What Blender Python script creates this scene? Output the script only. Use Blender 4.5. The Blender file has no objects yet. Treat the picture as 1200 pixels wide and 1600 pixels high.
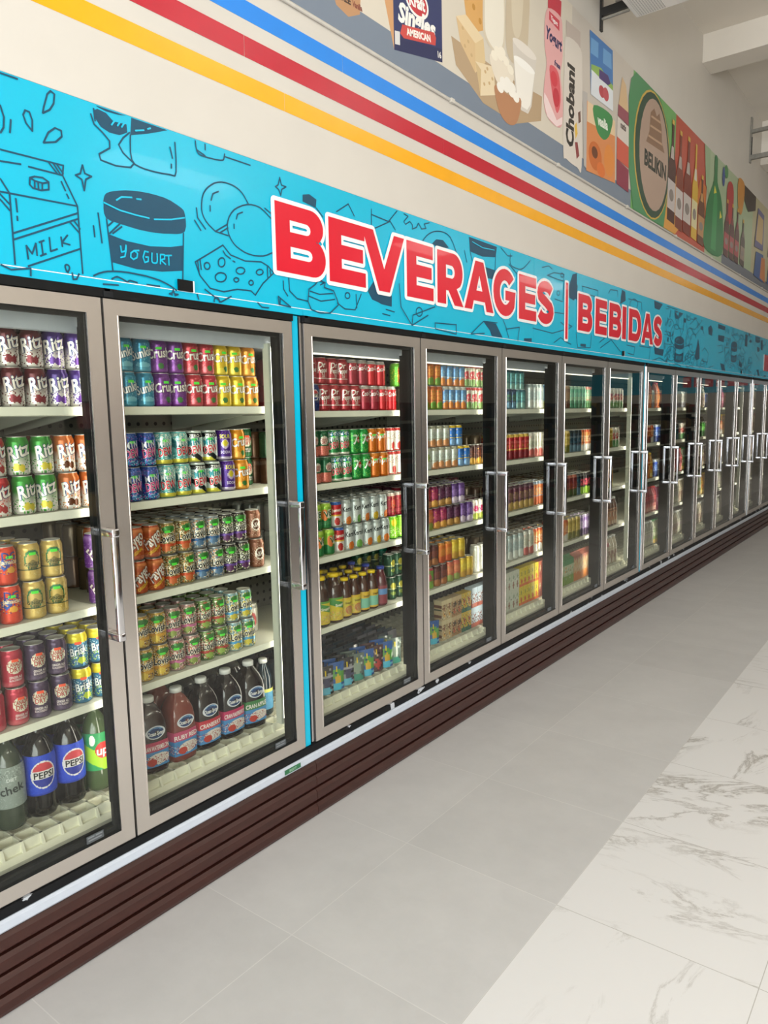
import bpy, bmesh, math, random
from mathutils import Matrix, Vector
from mathutils.geometry import tessellate_polygon
random.seed(7)
SC = bpy.context.scene
COL = SC.collection
# ---------------------------------------------------------------- camera, light, exposure
PITCH_ROWS = [(0.793567, 0.608227, -0.017654), (-0.065108, 0.113723, 0.991377), (-0.604990, 0.785574, -0.129847)]
cam_d = bpy.data.cameras.new('camera'); cam = bpy.data.objects.new('camera', cam_d); COL.objects.link(cam)
r_, u_, f_ = [Vector(v) for v in PITCH_ROWS]
cam.matrix_world = Matrix(((r_.x, u_.x, -f_.x, 1.9295), (r_.y, u_.y, -f_.y, 0.0), (r_.z, u_.z, -f_.z, 1.5927), (0, 0, 0, 1)))
cam_d.sensor_fit = 'HORIZONTAL'; cam_d.sensor_width = 36.0; cam_d.lens = 36.0 * 1152.8 / 1200.0
cam_d.clip_start = 0.02
SC.camera = cam
SC.view_settings.view_transform = 'Standard'; SC.view_settings.look = 'None'
SC.view_settings.exposure = 0.13; SC.view_settings.gamma = 1.0; SC.view_settings.use_curve_mapping = False
SC.cycles.max_bounces = 8; SC.cycles.transparent_max_bounces = 12
SC.cycles.caustics_reflective = False; SC.cycles.caustics_refractive = False
SC.cycles.sample_clamp_indirect = 4.0

w = bpy.data.worlds.new('World'); SC.world = w; w.use_nodes = True
w.node_tree.nodes['Background'].inputs[0].default_value = (0.80, 0.88, 1.0, 1)
w.node_tree.nodes['Background'].inputs[1].default_value = 0.5

def area(name, loc, rot, sx, sy, power, color):
    d = bpy.data.lights.new(name, 'AREA'); d.shape = 'RECTANGLE'; d.size = sx; d.size_y = sy
    d.energy = power; d.color = color
    o = bpy.data.objects.new(name, d); COL.objects.link(o); o.location = loc; o.rotation_euler = rot
    return o
PI = math.pi
area('storefront_daylight', (5.0, -3.8, 1.9), (PI/2 - 0.2, 0, 0), 7.4, 3.2, 680, (0.88, 0.94, 1.0))     # shop windows behind the camera
for lx, ly in ((3.08, 4.3), (3.08, 6.0), (3.08, 18.2), (1.4, 15.0)):
    area('ceiling_tube_light', (lx, ly, 4.7), (0, 0, 0), 0.10, 1.2, 8, (1.0, 0.95, 0.88))
for lx, ly in ((6.2, 1.5), (6.2, 6.5), (6.2, 11.5), (6.2, 17.0)):
    area('ceiling_panel_light', (lx, ly, 4.7), (0, 0, 0), 0.6, 2.4, 62, (1.0, 0.955, 0.89))

# ---------------------------------------------------------------- colour and material helpers
def lin(h):
    h = h.lstrip('#'); o = []
    for i in (0, 2, 4):
        c = int(h[i:i+2], 16) / 255.0
        o.append(c / 12.92 if c <= 0.04045 else ((c + 0.055) / 1.055) ** 2.4)
    return (o[0], o[1], o[2], 1.0)
def new_mat(name):
    m = bpy.data.materials.new(name); m.use_nodes = True
    return m, m.node_tree.nodes, m.node_tree.links, m.node_tree.nodes['Principled BSDF']
def mat(name, col, rough=0.5, metal=0.0, var=0.05, scale=8.0, bump=0.0, coat=0.0, stretch=None):
    m, N, L, B = new_mat(name)
    B.inputs['Roughness'].default_value = rough; B.inputs['Metallic'].default_value = metal
    B.inputs['Coat Weight'].default_value = coat
    if name in ('black_plastic', 'dark_gasket', 'grille_gap_shade'): B.inputs['Specular IOR Level'].default_value = 0.25
    c = lin(col)
    tc = N.new('ShaderNodeTexCoord'); mp = N.new('ShaderNodeMapping'); nz = N.new('ShaderNodeTexNoise')
    if stretch: mp.inputs['Scale'].default_value = stretch
    nz.inputs['Scale'].default_value = scale; nz.inputs['Detail'].default_value = 4
    rp = N.new('ShaderNodeValToRGB')
    rp.color_ramp.elements[0].position = 0.3; rp.color_ramp.elements[1].position = 0.7
    rp.color_ramp.elements[0].color = tuple(x * (1 - var) for x in c[:3]) + (1,)
    rp.color_ramp.elements[1].color = tuple(min(1, x * (1 + var)) for x in c[:3]) + (1,)
    L.new(tc.outputs['Object'], mp.inputs[0]); L.new(mp.outputs[0], nz.inputs['Vector'])
    L.new(nz.outputs[0], rp.inputs[0]); L.new(rp.outputs[0], B.inputs['Base Color'])
    if bump:
        b = N.new('ShaderNodeBump'); b.inputs['Strength'].default_value = bump; b.inputs['Distance'].default_value = 0.002
        L.new(nz.outputs[0], b.inputs['Height']); L.new(b.outputs[0], B.inputs['Normal'])
    return m
def printed(name, rough, metal, coat=0.0):
    m, N, L, B = new_mat(name)
    a = N.new('ShaderNodeAttribute'); a.attribute_name = 'Col'
    L.new(a.outputs['Color'], B.inputs['Base Color'])
    B.inputs['Roughness'].default_value = rough; B.inputs['Metallic'].default_value = metal; B.inputs['Coat Weight'].default_value = coat
    return m
def emit(name, col, s):
    m, N, L, B = new_mat(name)
    e = N.new('ShaderNodeEmission'); e.inputs[0].default_value = lin(col); e.inputs[1].default_value = s
    L.new(e.outputs[0], N['Material Output'].inputs[0]); N.remove(B)
    return m
def glass(name, ior, tint='ffffff', boost=1.0):
    m, N, L, B = new_mat(name); N.remove(B)
    t = N.new('ShaderNodeBsdfTransparent'); t.inputs[0].default_value = lin(tint)
    g = N.new('ShaderNodeBsdfGlossy'); g.inputs['Roughness'].default_value = 0.015
    ge = N.new('ShaderNodeNewGeometry'); dt = N.new('ShaderNodeVectorMath'); dt.operation = 'DOT_PRODUCT'
    L.new(ge.outputs['Normal'], dt.inputs[0]); L.new(ge.outputs['Incoming'], dt.inputs[1])
    ab = N.new('ShaderNodeMath'); ab.operation = 'ABSOLUTE'; L.new(dt.outputs['Value'], ab.inputs[0])
    om = N.new('ShaderNodeMath'); om.operation = 'SUBTRACT'; om.inputs[0].default_value = 1.0; om.use_clamp = True; L.new(ab.outputs[0], om.inputs[1])
    pw = N.new('ShaderNodeMath'); pw.operation = 'POWER'; pw.inputs[1].default_value = 5.0; L.new(om.outputs[0], pw.inputs[0])
    f0 = ((ior - 1) / (ior + 1)) ** 2
    mu = N.new('ShaderNodeMath'); mu.operation = 'MULTIPLY_ADD'; mu.inputs[1].default_value = (1 - f0) * boost; mu.inputs[2].default_value = f0 * boost; mu.use_clamp = True
    L.new(pw.outputs[0], mu.inputs[0])
    mx = N.new('ShaderNodeMixShader')
    L.new(mu.outputs[0], mx.inputs[0]); L.new(t.outputs[0], mx.inputs[1]); L.new(g.outputs[0], mx.inputs[2])
    L.new(mx.outputs[0], N['Material Output'].inputs[0])
    return m

MT = dict(
    wall=mat('painted_wall', 'cdc6bb', 0.5, 0, 0.02, 3),
    ceil=mat('painted_ceiling', 'e4dccf', 0.7, 0, 0.03, 2),
    white=mat('white_enamel', 'bcc2cb', 0.35, 0, 0.03, 30),
    cream=mat('cream_plastic', 'e8e6d2', 0.45, 0, 0.05, 20),
    shelf=mat('shelf_enamel', 'e6e6d6', 0.4, 0, 0.03, 15),
    black=mat('black_plastic', '0a0b0c', 0.6, 0, 0.2, 20),
    gasket=mat('dark_gasket', '1b1d1f', 0.5, 0, 0.2, 20),
    steel=mat('brushed_steel', 'dcd5ce', 0.26, 0.92, 0.035, 40, 0.05, 0, (60, 60, 1.5)),
    chrome=mat('chrome', 'e0e0e4', 0.12, 1.0, 0.03, 10),
    brown=mat('brown_vinyl', '391b15', 0.36, 0, 0.15, 9, 0.1, 0.03, (6, 0.6, 6)),
    brownd=mat('grille_gap_shade', '0c0706', 0.6, 0, 0.2, 10),  # near-black box behind the slats, shade of the gaps put into its colour
    teal=mat('teal_print', '00b0d0', 0.26, 0, 0.02, 5, 0, 0.08),
    navy=mat('navy_ink', '0d465f', 0.35, 0, 0.05, 20),
    red=mat('red_vinyl', 'd40f2a', 0.26, 0, 0.03, 10, 0, 0.08),
    whitev=mat('white_vinyl', 'f1efec', 0.3, 0, 0.02, 10),
    yellow=mat('yellow_tape', 'f2a900', 0.22, 0, 0.03, 10, 0, 0.3),
    redt=mat('red_tape', 'b80f28', 0.25, 0, 0.04, 10, 0.25, 0.0),
    blue=mat('blue_tape', '0a80dc', 0.3, 0, 0.03, 10, 0, 0.1),
    inner=mat('cooler_lining', 'cfd2c2', 0.5, 0, 0.04, 10),
    grayfloor=mat('cooler_sill', '1c1f20', 0.35, 0, 0.2, 10),
    led=emit('lamp_tube', 'fff9ec', 13.0),
    ledh=emit('canopy_lamp', 'fff6e0', 2.6),
    glass=glass('door_glass', 1.45, 'f4f5f1', 1.0),
    print=printed('printed_can', 0.24, 0.35),
    label=printed('printed_label', 0.45, 0.0),
    gloss=printed('printed_bottle', 0.12, 0.0, 0.5),
    mural=printed('printed_mural', 0.42, 0.0, 0.0),
    lid=mat('can_aluminium', 'd8d6d0', 0.35, 0.6, 0.05, 60),
    capw=mat('white_cap', 'e4e4e0', 0.4, 0, 0.03, 20),
    capy=mat('yellow_cap', 'f2cf12', 0.4, 0, 0.03, 20),
    capb=mat('blue_cap', '2a3f9c', 0.4, 0, 0.03, 20),
    capg=mat('green_cap', '2f7a3c', 0.4, 0, 0.03, 20),
    capr=mat('red_cap', 'b3202a', 0.4, 0, 0.03, 20),
    stg=mat('green_tag', '4fe23a', 0.6, 0, 0.03, 20),
    sto=mat('orange_tag', 'f2552e', 0.6, 0, 0.03, 20),
    bracket=mat('bracket_steel', '3a3a3a', 0.4, 0.6, 0.1, 20),
    greym=mat('grey_bracket', '8f8b82', 0.45, 0.3, 0.15, 25),
    unit=mat('unit_casing', 'ece8e0', 0.4, 0, 0.03, 10),
    conduit=mat('conduit', 'c9c3b8', 0.4, 0, 0.05, 20),
    green=mat('green_label', '1f5c38', 0.5, 0, 0.05, 20),
)
def perforated():
    m, N, L, B = new_mat('perforated_panel')
    tc = N.new('ShaderNodeTexCoord'); sp = N.new('ShaderNodeSeparateXYZ'); L.new(tc.outputs['Object'], sp.inputs[0])
    d = []
    for ax in ('Y', 'Z'):
        a = N.new('ShaderNodeMath'); a.operation = 'MULTIPLY'; a.inputs[1].default_value = 1 / 0.042; L.new(sp.outputs[ax], a.inputs[0])
        b = N.new('ShaderNodeMath'); b.operation = 'FRACT'; L.new(a.outputs[0], b.inputs[0])
        c = N.new('ShaderNodeMath'); c.operation = 'SUBTRACT'; c.inputs[1].default_value = 0.5; L.new(b.outputs[0], c.inputs[0])
        e = N.new('ShaderNodeMath'); e.operation = 'POWER'; e.inputs[1].default_value = 2; L.new(c.outputs[0], e.inputs[0]); d.append(e)
    s = N.new('ShaderNodeMath'); L.new(d[0].outputs[0], s.inputs[0]); L.new(d[1].outputs[0], s.inputs[1])
    g = N.new('ShaderNodeMath'); g.operation = 'LESS_THAN'; g.inputs[1].default_value = 0.035; L.new(s.outputs[0], g.inputs[0])
    mx = N.new('ShaderNodeMix'); mx.data_type = 'RGBA'; mx.inputs['A'].default_value = lin('77746a'); mx.inputs['B'].default_value = lin('1c1b18')
    L.new(g.outputs[0], mx.inputs['Factor']); L.new(mx.outputs['Result'], B.inputs['Base Color'])
    B.inputs['Roughness'].default_value = 0.5
    return m
MT['perf'] = perforated()
def perf_unit():
    m, N, L, B = new_mat('vent_grid')
    tc = N.new('ShaderNodeTexCoord'); v = N.new('ShaderNodeTexVoronoi'); v.inputs['Scale'].default_value = 70; v.inputs['Randomness'].default_value = 0
    L.new(tc.outputs['Object'], v.inputs['Vector'])
    r = N.new('ShaderNodeValToRGB'); r.color_ramp.elements[0].color = lin('8f8b84'); r.color_ramp.elements[1].color = lin('e2ded6')
    r.color_ramp.elements[0].position = 0.25; r.color_ramp.elements[1].position = 0.4
    L.new(v.outputs['Distance'], r.inputs[0]); L.new(r.outputs[0], B.inputs['Base Color'])
    return m
MT['vent'] = perf_unit()
def chipped():
    m, N, L, B = new_mat('chipped_black_paint')
    tc = N.new('ShaderNodeTexCoord'); n = N.new('ShaderNodeTexNoise'); n.inputs['Scale'].default_value = 9; n.inputs['Detail'].default_value = 5
    L.new(tc.outputs['Object'], n.inputs['Vector'])
    r = N.new('ShaderNodeValToRGB'); r.color_ramp.elements[0].color = lin('0e0f11'); r.color_ramp.elements[1].color = lin('b9bcc0')
    r.color_ramp.elements[0].position = 0.625; r.color_ramp.elements[1].position = 0.632
    L.new(n.outputs[0], r.inputs[0]); L.new(r.outputs[0], B.inputs['Base Color']); B.inputs['Roughness'].default_value = 0.55; B.inputs['Specular IOR Level'].default_value = 0.25
    return m
MT['chip'] = chipped()
def tile_floor():
    m, N, L, B = new_mat('grey_porcelain_tile')
    tc = N.new('ShaderNodeTexCoord'); mp = N.new('ShaderNodeMapping'); mp.inputs['Location'].default_value = (-0.403 + 6.0, -1.475 + 6.12, 0)
    L.new(tc.outputs['Object'], mp.inputs[0])
    br = N.new('ShaderNodeTexBrick'); br.offset = 0.0; br.inputs['Scale'].default_value = 1.0
    br.inputs['Brick Width'].default_value = 0.6; br.inputs['Row Height'].default_value = 0.612; br.inputs['Mortar Size'].default_value = 0.0016
    br.inputs['Mortar Smooth'].default_value = 0.1
    br.inputs['Color1'].default_value = lin('cfcdca'); br.inputs['Color2'].default_value = lin('cac8c5'); br.inputs['Mortar'].default_value = lin('dad8d4')
    L.new(mp.outputs[0], br.inputs['Vector'])
    n = N.new('ShaderNodeTexNoise'); n.inputs['Scale'].default_value = 3.5; n.inputs['Detail'].default_value = 8; n.inputs['Roughness'].default_value = 0.7
    L.new(tc.outputs['Object'], n.inputs['Vector'])
    r = N.new('ShaderNodeValToRGB'); r.color_ramp.elements[0].color = (0.95, 0.95, 0.95, 1); r.color_ramp.elements[1].color = (1.03, 1.03, 1.03, 1)
    r.color_ramp.elements[0].position = 0.35; r.color_ramp.elements[1].position = 0.65
    L.new(n.outputs[0], r.inputs[0])
    mx = N.new('ShaderNodeMix'); mx.data_type = 'RGBA'; mx.blend_type = 'MULTIPLY'; mx.inputs['Factor'].default_value = 1
    L.new(br.outputs['Color'], mx.inputs['A']); L.new(r.outputs[0], mx.inputs['B']); L.new(mx.outputs['Result'], B.inputs['Base Color'])
    B.inputs['Roughness'].default_value = 0.42
    return m
MT['tile'] = tile_floor()
def marble():
    m, N, L, B = new_mat('white_marble_tile')
    tc = N.new('ShaderNodeTexCoord')
    mp = N.new('ShaderNodeMapping'); mp.inputs['Location'].default_value = (-1.003 + 6.0, -1.475 + 6.12, 0); L.new(tc.outputs['Object'], mp.inputs[0])
    br = N.new('ShaderNodeTexBrick'); br.offset = 0.0; br.inputs['Scale'].default_value = 1.0
    br.inputs['Brick Width'].default_value = 0.6; br.inputs['Row Height'].default_value = 0.612; br.inputs['Mortar Size'].default_value = 0.0012
    br.inputs['Color1'].default_value = (0, 0, 0, 1); br.inputs['Color2'].default_value = (1, 1, 1, 1); br.inputs['Mortar'].default_value = (0.5, 0.5, 0.5, 1)
    L.new(mp.outputs[0], br.inputs['Vector'])
    # each tile turns its veins by its own random value
    ad = N.new('ShaderNodeVectorMath'); ad.operation = 'SCALE'; ad.inputs['Scale'].default_value = 7.0; L.new(br.outputs['Color'], ad.inputs[0])
    sm = N.new('ShaderNodeVectorMath'); L.new(tc.outputs['Object'], sm.inputs[0]); L.new(ad.outputs[0], sm.inputs[1])
    rt = N.new('ShaderNodeVectorRotate'); rt.rotation_type = 'Z_AXIS'
    am = N.new('ShaderNodeMath'); am.operation = 'MULTIPLY'; am.inputs[1].default_value = 1.9
    sx = N.new('ShaderNodeSeparateColor'); L.new(br.outputs['Color'], sx.inputs[0]); L.new(sx.outputs[0], am.inputs[0])
    L.new(sm.outputs[0], rt.inputs['Vector']); L.new(am.outputs[0], rt.inputs['Angle'])
    ms = N.new('ShaderNodeMapping'); ms.inputs['Scale'].default_value = (3.2, 0.9, 1); ms.inputs['Rotation'].default_value = (0, 0, 0.5); L.new(rt.outputs[0], ms.inputs[0])
    n = N.new('ShaderNodeTexNoise'); n.inputs['Scale'].default_value = 1.5; n.inputs['Detail'].default_value = 11; n.inputs['Roughness'].default_value = 0.68; n.inputs['Distortion'].default_value = 0.7
    L.new(ms.outputs[0], n.inputs['Vector'])
    a = N.new('ShaderNodeMath'); a.operation = 'SUBTRACT'; a.inputs[1].default_value = 0.5; L.new(n.outputs[0], a.inputs[0])
    b = N.new('ShaderNodeMath'); b.operation = 'ABSOLUTE'; L.new(a.outputs[0], b.inputs[0])
    r = N.new('ShaderNodeValToRGB'); e = r.color_ramp.elements
    e[0].position = 0.0; e[0].color = lin('a9a39b'); e[1].position = 0.035; e[1].color = lin('e6e4e1')
    x = e.new(0.012); x.color = lin('cfccc7')
    n2 = N.new('ShaderNodeTexNoise'); n2.inputs['Scale'].default_value = 1.3; n2.inputs['Detail'].default_value = 3; L.new(ms.outputs[0], n2.inputs['Vector'])
    r2 = N.new('ShaderNodeValToRGB'); r2.color_ramp.elements[0].position = 0.45; r2.color_ramp.elements[1].position = 0.62; L.new(n2.outputs[0], r2.inputs[0])
    L.new(b.outputs[0], r.inputs[0])
    m1 = N.new('ShaderNodeMix'); m1.data_type = 'RGBA'; m1.inputs['A'].default_value = lin('e6e4e1'); L.new(r2.outputs[0], m1.inputs['Factor']); L.new(r.outputs[0], m1.inputs['B'])
    mx = N.new('ShaderNodeMix'); mx.data_type = 'RGBA'; mx.inputs['B'].default_value = lin('b9b5ae')
    L.new(br.outputs['Fac'], mx.inputs['Factor']); L.new(m1.outputs['Result'], mx.inputs['A']); L.new(mx.outputs['Result'], B.inputs['Base Color'])
    B.inputs['Roughness'].default_value = 0.3
    return m
MT['marble'] = marble()

# ---------------------------------------------------------------- mesh helpers
class MB:
    """collects painted faces, then becomes one mesh"""
    def __init__(s): s.v = []; s.f = []; s.c = []; s.m = []; s.sm = []
    def face(s, idx, col=(1, 1, 1, 1), mi=0, smooth=False): s.f.append(idx); s.c.append(col); s.m.append(mi); s.sm.append(smooth)
    def box(s, x0, x1, y0, y1, z0, z1, col=(1, 1, 1, 1), mi=0):
        b = len(s.v)
        s.v += [(x, y, z) for x in (x0, x1) for y in (y0, y1) for z in (z0, z1)]
        for q in ((0, 1, 3, 2), (4, 6, 7, 5), (0, 4, 5, 1), (2, 3, 7, 6), (0, 2, 6, 4), (1, 5, 7, 3)): s.face([b + i for i in q], col, mi)
    def prism_y(s, prof, y0, y1, col=(1, 1, 1, 1), mi=0):
        n = len(prof); b = len(s.v)
        s.v += [(x, y0, z) for x, z in prof] + [(x, y1, z) for x, z in prof]
        for i in range(n):
            j = (i + 1) % n; s.face([b + i, b + j, b + n + j, b + n + i], col, mi)
        s.face([b + i for i in range(n)][::-1], col, mi); s.face([b + n + i for i in range(n)], col, mi)
    def mesh(s, name, mats):
        me = bpy.data.meshes.new(name); me.from_pydata(s.v, [], s.f); me.update()
        for m in mats: me.materials.append(m)
        me.polygons.foreach_set('material_index', s.m); me.polygons.foreach_set('use_smooth', s.sm)
        at = me.color_attributes.new('Col', 'BYTE_COLOR', 'CORNER')
        buf = []
        for p, c in zip(s.f, s.c): buf.extend(tuple(c[:3]) + (1.0,) if len(c) >= 3 else c for _ in p)
        at.data.foreach_set('color', [x for c in buf for x in c])
        return me
def link(name, me, parent=None, loc=(0, 0, 0), rz=0.0, **props):
    o = bpy.data.objects.new(name, me); COL.objects.link(o); o.location = loc; o.rotation_euler = (0, 0, rz)
    if parent is not None: o.parent = parent
    for k, v in props.items(): o[k] = v
    return o
def thing(name, label, cat, loc=(0, 0, 0), rz=0.0, group=None, data=None):
    o = link(name, data, None, loc, rz, label=label, category=cat)
    if group: o['group'] = group
    return o
def bevel_mod(o, wd=0.002, seg=2):
    b = o.modifiers.new('bevel', 'BEVEL'); b.width = wd; b.segments = seg; b.limit_method = 'ANGLE'
    return o
def boxes(name, mats, parent, *bs, bev=0, **props):
    m = MB()
    for q in bs: m.box(*q)
    o = link(name, m.mesh(name, mats), parent, **props)
    if bev: bevel_mod(o, bev)
    return o
def struct(name, me): return link(name, me, None, kind='structure')
_tx = {}
def text2d(txt, off=0.0, shear=0.0):
    """flat text: centred vertices in cap-height units and faces"""
    k = (txt, off, shear)
    if k in _tx: return _tx[k]
    cu = bpy.data.curves.new('t', 'FONT'); cu.body = txt; cu.offset = off; cu.shear = shear; cu.resolution_u = 2; cu.align_x = 'CENTER'
    ob = bpy.data.objects.new('t', cu); me = bpy.data.meshes.new_from_object(ob)
    bm = bmesh.new(); bm.from_mesh(me)
    if bm.verts:
        xs = [v.co.x for v in bm.verts]; x0, x1 = min(xs), max(xs)
        n = max(2, int((x1 - x0) / 0.22))
        for i in range(1, n):
            bmesh.ops.bisect_plane(bm, geom=bm.verts[:] + bm.edges[:] + bm.faces[:], plane_co=(x0 + (x1 - x0) * i / n, 0, 0), plane_no=(1, 0, 0))
    bm.verts.index_update()
    v = [(q.co.x / 0.7, q.co.y / 0.7) for q in bm.verts]; f = [[q.index for q in p.verts] for p in bm.faces]
    bm.free(); bpy.data.meshes.remove(me); bpy.data.objects.remove(ob); bpy.data.curves.remove(cu)
    _tx[k] = (v, f)
    return _tx[k]
def put_text(m, txt, h, fn, col, rot=0.0, off=0.0, shear=0.0, sx=1.0, mi=0, maxw=None):
    """text of cap height h through fn(s, t) -> point; s to the right, t up, origin at the text's centre"""
    v, f = text2d(txt, off, shear)
    if not v: return
    x0 = min(q[0] for q in v); x1 = max(q[0] for q in v)
    if maxw and (x1 - x0) * h * sx > maxw: sx = maxw / ((x1 - x0) * h)
    cx = (x0 + x1) / 2; b = len(m.v); c, s_ = math.cos(rot), math.sin(rot)
    for a, d in v:
        p, q = (a - cx) * h * sx, (d - 0.5) * h
        m.v.append(fn(p * c - q * s_, p * s_ + q * c))
    for p in f: m.face([b + i for i in p], col, mi)

# ---------------------------------------------------------------- the room
CEIL = 4.80
m = MB(); m.box(-1.2, 1.003, -4.2, 24.2, -0.06, 0.0); struct('floor', m.mesh('floor', [MT['tile']]))
m = MB(); m.box(1.003, 9.2, -4.2, 24.2, -0.06, 0.0); struct('floor_marble', m.mesh('floor_marble', [MT['marble']]))
m = MB(); m.box(-1.2, 9.2, -4.2, 24.2, CEIL, CEIL + 0.1); struct('ceiling', m.mesh('ceiling', [MT['ceil']]))
m = MB(); m.box(-0.16, -0.003, -4.2, 24.2, 2.457, CEIL); struct('wall_left', m.mesh('wall_left', [MT['wall']]))
m = MB(); m.box(-1.2, -1.1, -4.2, 24.2, 0.0, CEIL); struct('wall_back', m.mesh('wall_back', [MT['wall']]))
m = MB(); m.box(9.1, 9.2, -4.2, 24.2, 0.0, CEIL); struct('wall_right', m.mesh('wall_right', [MT['wall']]))
m = MB(); m.box(-1.2, 9.2, 24.1, 24.2, 0.0, CEIL); struct('wall_far', m.mesh('wall_far', [MT['wall']]))
m = MB(); m.box(-1.2, 9.2, -4.2, -4.1, 0.0, CEIL); struct('wall_front', m.mesh('wall_front', [MT['wall']]))
m = MB()
for xa in (1.2, 3.0, 4.8, 6.6, 8.4): m.box(xa, xa + 0.1, -4.095, -4.02, 0.25, 3.55)
m.box(1.3, 8.4, -4.09, -4.03, 0.25, 0.33); m.box(1.3, 8.4, -4.09, -4.03, 3.47, 3.55); struct('window_1', m.mesh('window_1', [MT['white']]))
m = MB(); m.box(-0.002, 9.0, 7.14, 7.42, 4.57, CEIL - 0.001); struct('beam', m.mesh('beam', [MT['ceil']]))
m = MB(); m.box(-0.002, 9.0, 9.62, 9.95, 4.33, CEIL - 0.001); struct('beam.001', m.mesh('beam', [MT['ceil']]))

# ---------------------------------------------------------------- coolers
W, G, Y0 = 0.762, 0.0540, 0.4561
DB, DT = 0.31, 1.935                                   # door bottom and top
CASES = []                                             # (first door, doors, y start, y end)
n0, y = 0, Y0 - W
for cnt in (3, 5, 5, 3):
    CASES.append((n0, cnt, y, y + cnt * W)); n0 += cnt; y += cnt * W + G
DOOR = {}
for a, cnt, ya, yb in CASES:
    for i in range(cnt): DOOR[a + i] = (ya + i * W, ya + (i + 1) * W)
SHZ = [[1.633, 1.330, 1.024, 0.726]] + [[1.614, 1.314, 1.006, 0.703]] * 3
ORD = 'zeroth first second third fourth fifth sixth seventh eighth ninth tenth eleventh twelfth thirteenth fourteenth fifteenth sixteenth seventeenth eighteenth nineteenth twentieth'.split()
DEPTH = -0.74

def frame_mesh():
    """door frame with mitred corners: origin at the lower hinge-side corner, y along the door"""
    m = MB(); s = 0.044; x0, x1 = -0.034, 0.0
    y1, z1 = W - 0.004, DT - DB; y0 = 0.004
    for x in (x1, x0):
        o = [(y0, 0), (y1, 0), (y1, z1), (y0, z1)]; i_ = [(y0 + s, s), (y1 - s, s), (y1 - s, z1 - s), (y0 + s, z1 - s)]
        b = len(m.v); m.v += [(x, a, c) for a, c in o] + [(x, a, c) for a, c in i_]
        for k in range(4):
            j = (k + 1) % 4; q = [b + k, b + j, b + 4 + j, b + 4 + k]; m.face(q if x == x1 else q[::-1])
    for k in range(4):
        j = (k + 1) % 4
        m.face([k, k + 8, j + 8, j]); m.face([k + 4, j + 4, j + 12, k + 12], (1, 1, 1, 1), 1)
    return m.mesh('door_frame', [MT['steel'], MT['gasket']])
FRAME = frame_mesh()
def bead_mesh():
    m = MB(); s, t = 0.044, 0.002; y0, y1, z1 = 0.004, W - 0.004, DT - DB
    a0, a1, b0, b1 = y0 + s, y1 - s, s, z1 - s
    m.box(-0.002, 0.0015, a0 - 0.001, a0 + t, b0, b1); m.box(-0.002, 0.0015, a1 - t, a1 + 0.001, b0, b1)
    return m.mesh('frame_bead', [MT['steel']])
BEAD = bead_mesh()
m = MB(); g_ = 0.012; a0, a1, b0, b1 = 0.048, W - 0.048, 0.044, DT - DB - 0.044
m.box(-0.033, -0.020, a0, a0 + g_, b0, b1); m.box(-0.033, -0.020, a1 - g_, a1, b0, b1); m.box(-0.033, -0.020, a0 + g_, a1 - g_, b0, b0 + g_); m.box(-0.033, -0.020, a0 + g_, a1 - g_, b1 - g_, b1)
GASK = m.mesh('gasket', [MT['gasket']])
m = MB(); m.box(-0.0075, -0.0025, 0.047, W - 0.047, 0.043, DT - DB - 0.043); PANE = m.mesh('glass_pane', [MT['glass']])
def handle_mesh():
    bm = bmesh.new(); z0, z1 = 0.955 - DB, 1.285 - DB; yc = 0.0
    def bx(x0, x1, y0, y1, za, zb, skew=0):
        vs = [bm.verts.new(p) for p in ((x0, y0, za), (x1, y0, za), (x1, y1, za), (x0, y1, za), (x0, y0, zb), (x1, y0, zb), (x1, y1, zb), (x0, y1, zb))]
        for q in ((3, 2, 1, 0), (4, 5, 6, 7), (0, 1, 5, 4), (1, 2, 6, 5), (2, 3, 7, 6), (3, 0, 4, 7)): bm.faces.new([vs[i] for i in q])
    bx(0.044, 0.058, yc - 0.011, yc + 0.011, z0 + 0.012, z1 - 0.012)
    bx(0.0, 0.060, yc - 0.012, yc + 0.012, z0, z0 + 0.024); bx(0.0, 0.060, yc - 0.012, yc + 0.012, z1 - 0.024, z1)
    bmesh.ops.bevel(bm, geom=bm.edges[:], offset=0.004, segments=3, affect='EDGES', profile=0.6)
    me = bpy.data.meshes.new('door_handle'); bm.to_mesh(me); bm.free(); me.materials.append(MT['chrome'])
    for p in me.polygons: p.use_smooth = True
    return me
HANDLE = handle_mesh()
m = MB(); m.box(-0.02, 0.006, 0.0, 0.03, -0.018, -0.002); m.box(-0.006, 0.004, 0.004, 0.022, -0.002, 0.006); HINGE = m.mesh('door_hinge', [MT['gasket']])
def sticker_mesh():
    m = MB(); m.box(-0.0024, -0.0020, 0.600, 0.655, 0.052, 0.075, lin('4c5052'))
    for k, (a, b) in enumerate(((0.604, 0.625), (0.629, 0.651), (0.606, 0.648))):
        m.box(-0.0021, -0.0018, a, b, 0.067 - 0.007 * (k // 2) * 1.0 if k < 2 else 0.058, (0.071 if k < 2 else 0.062), lin('7c7f82'))
    return m.mesh('glass_sticker', [MT['label']])
STICK = sticker_mesh()

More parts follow.
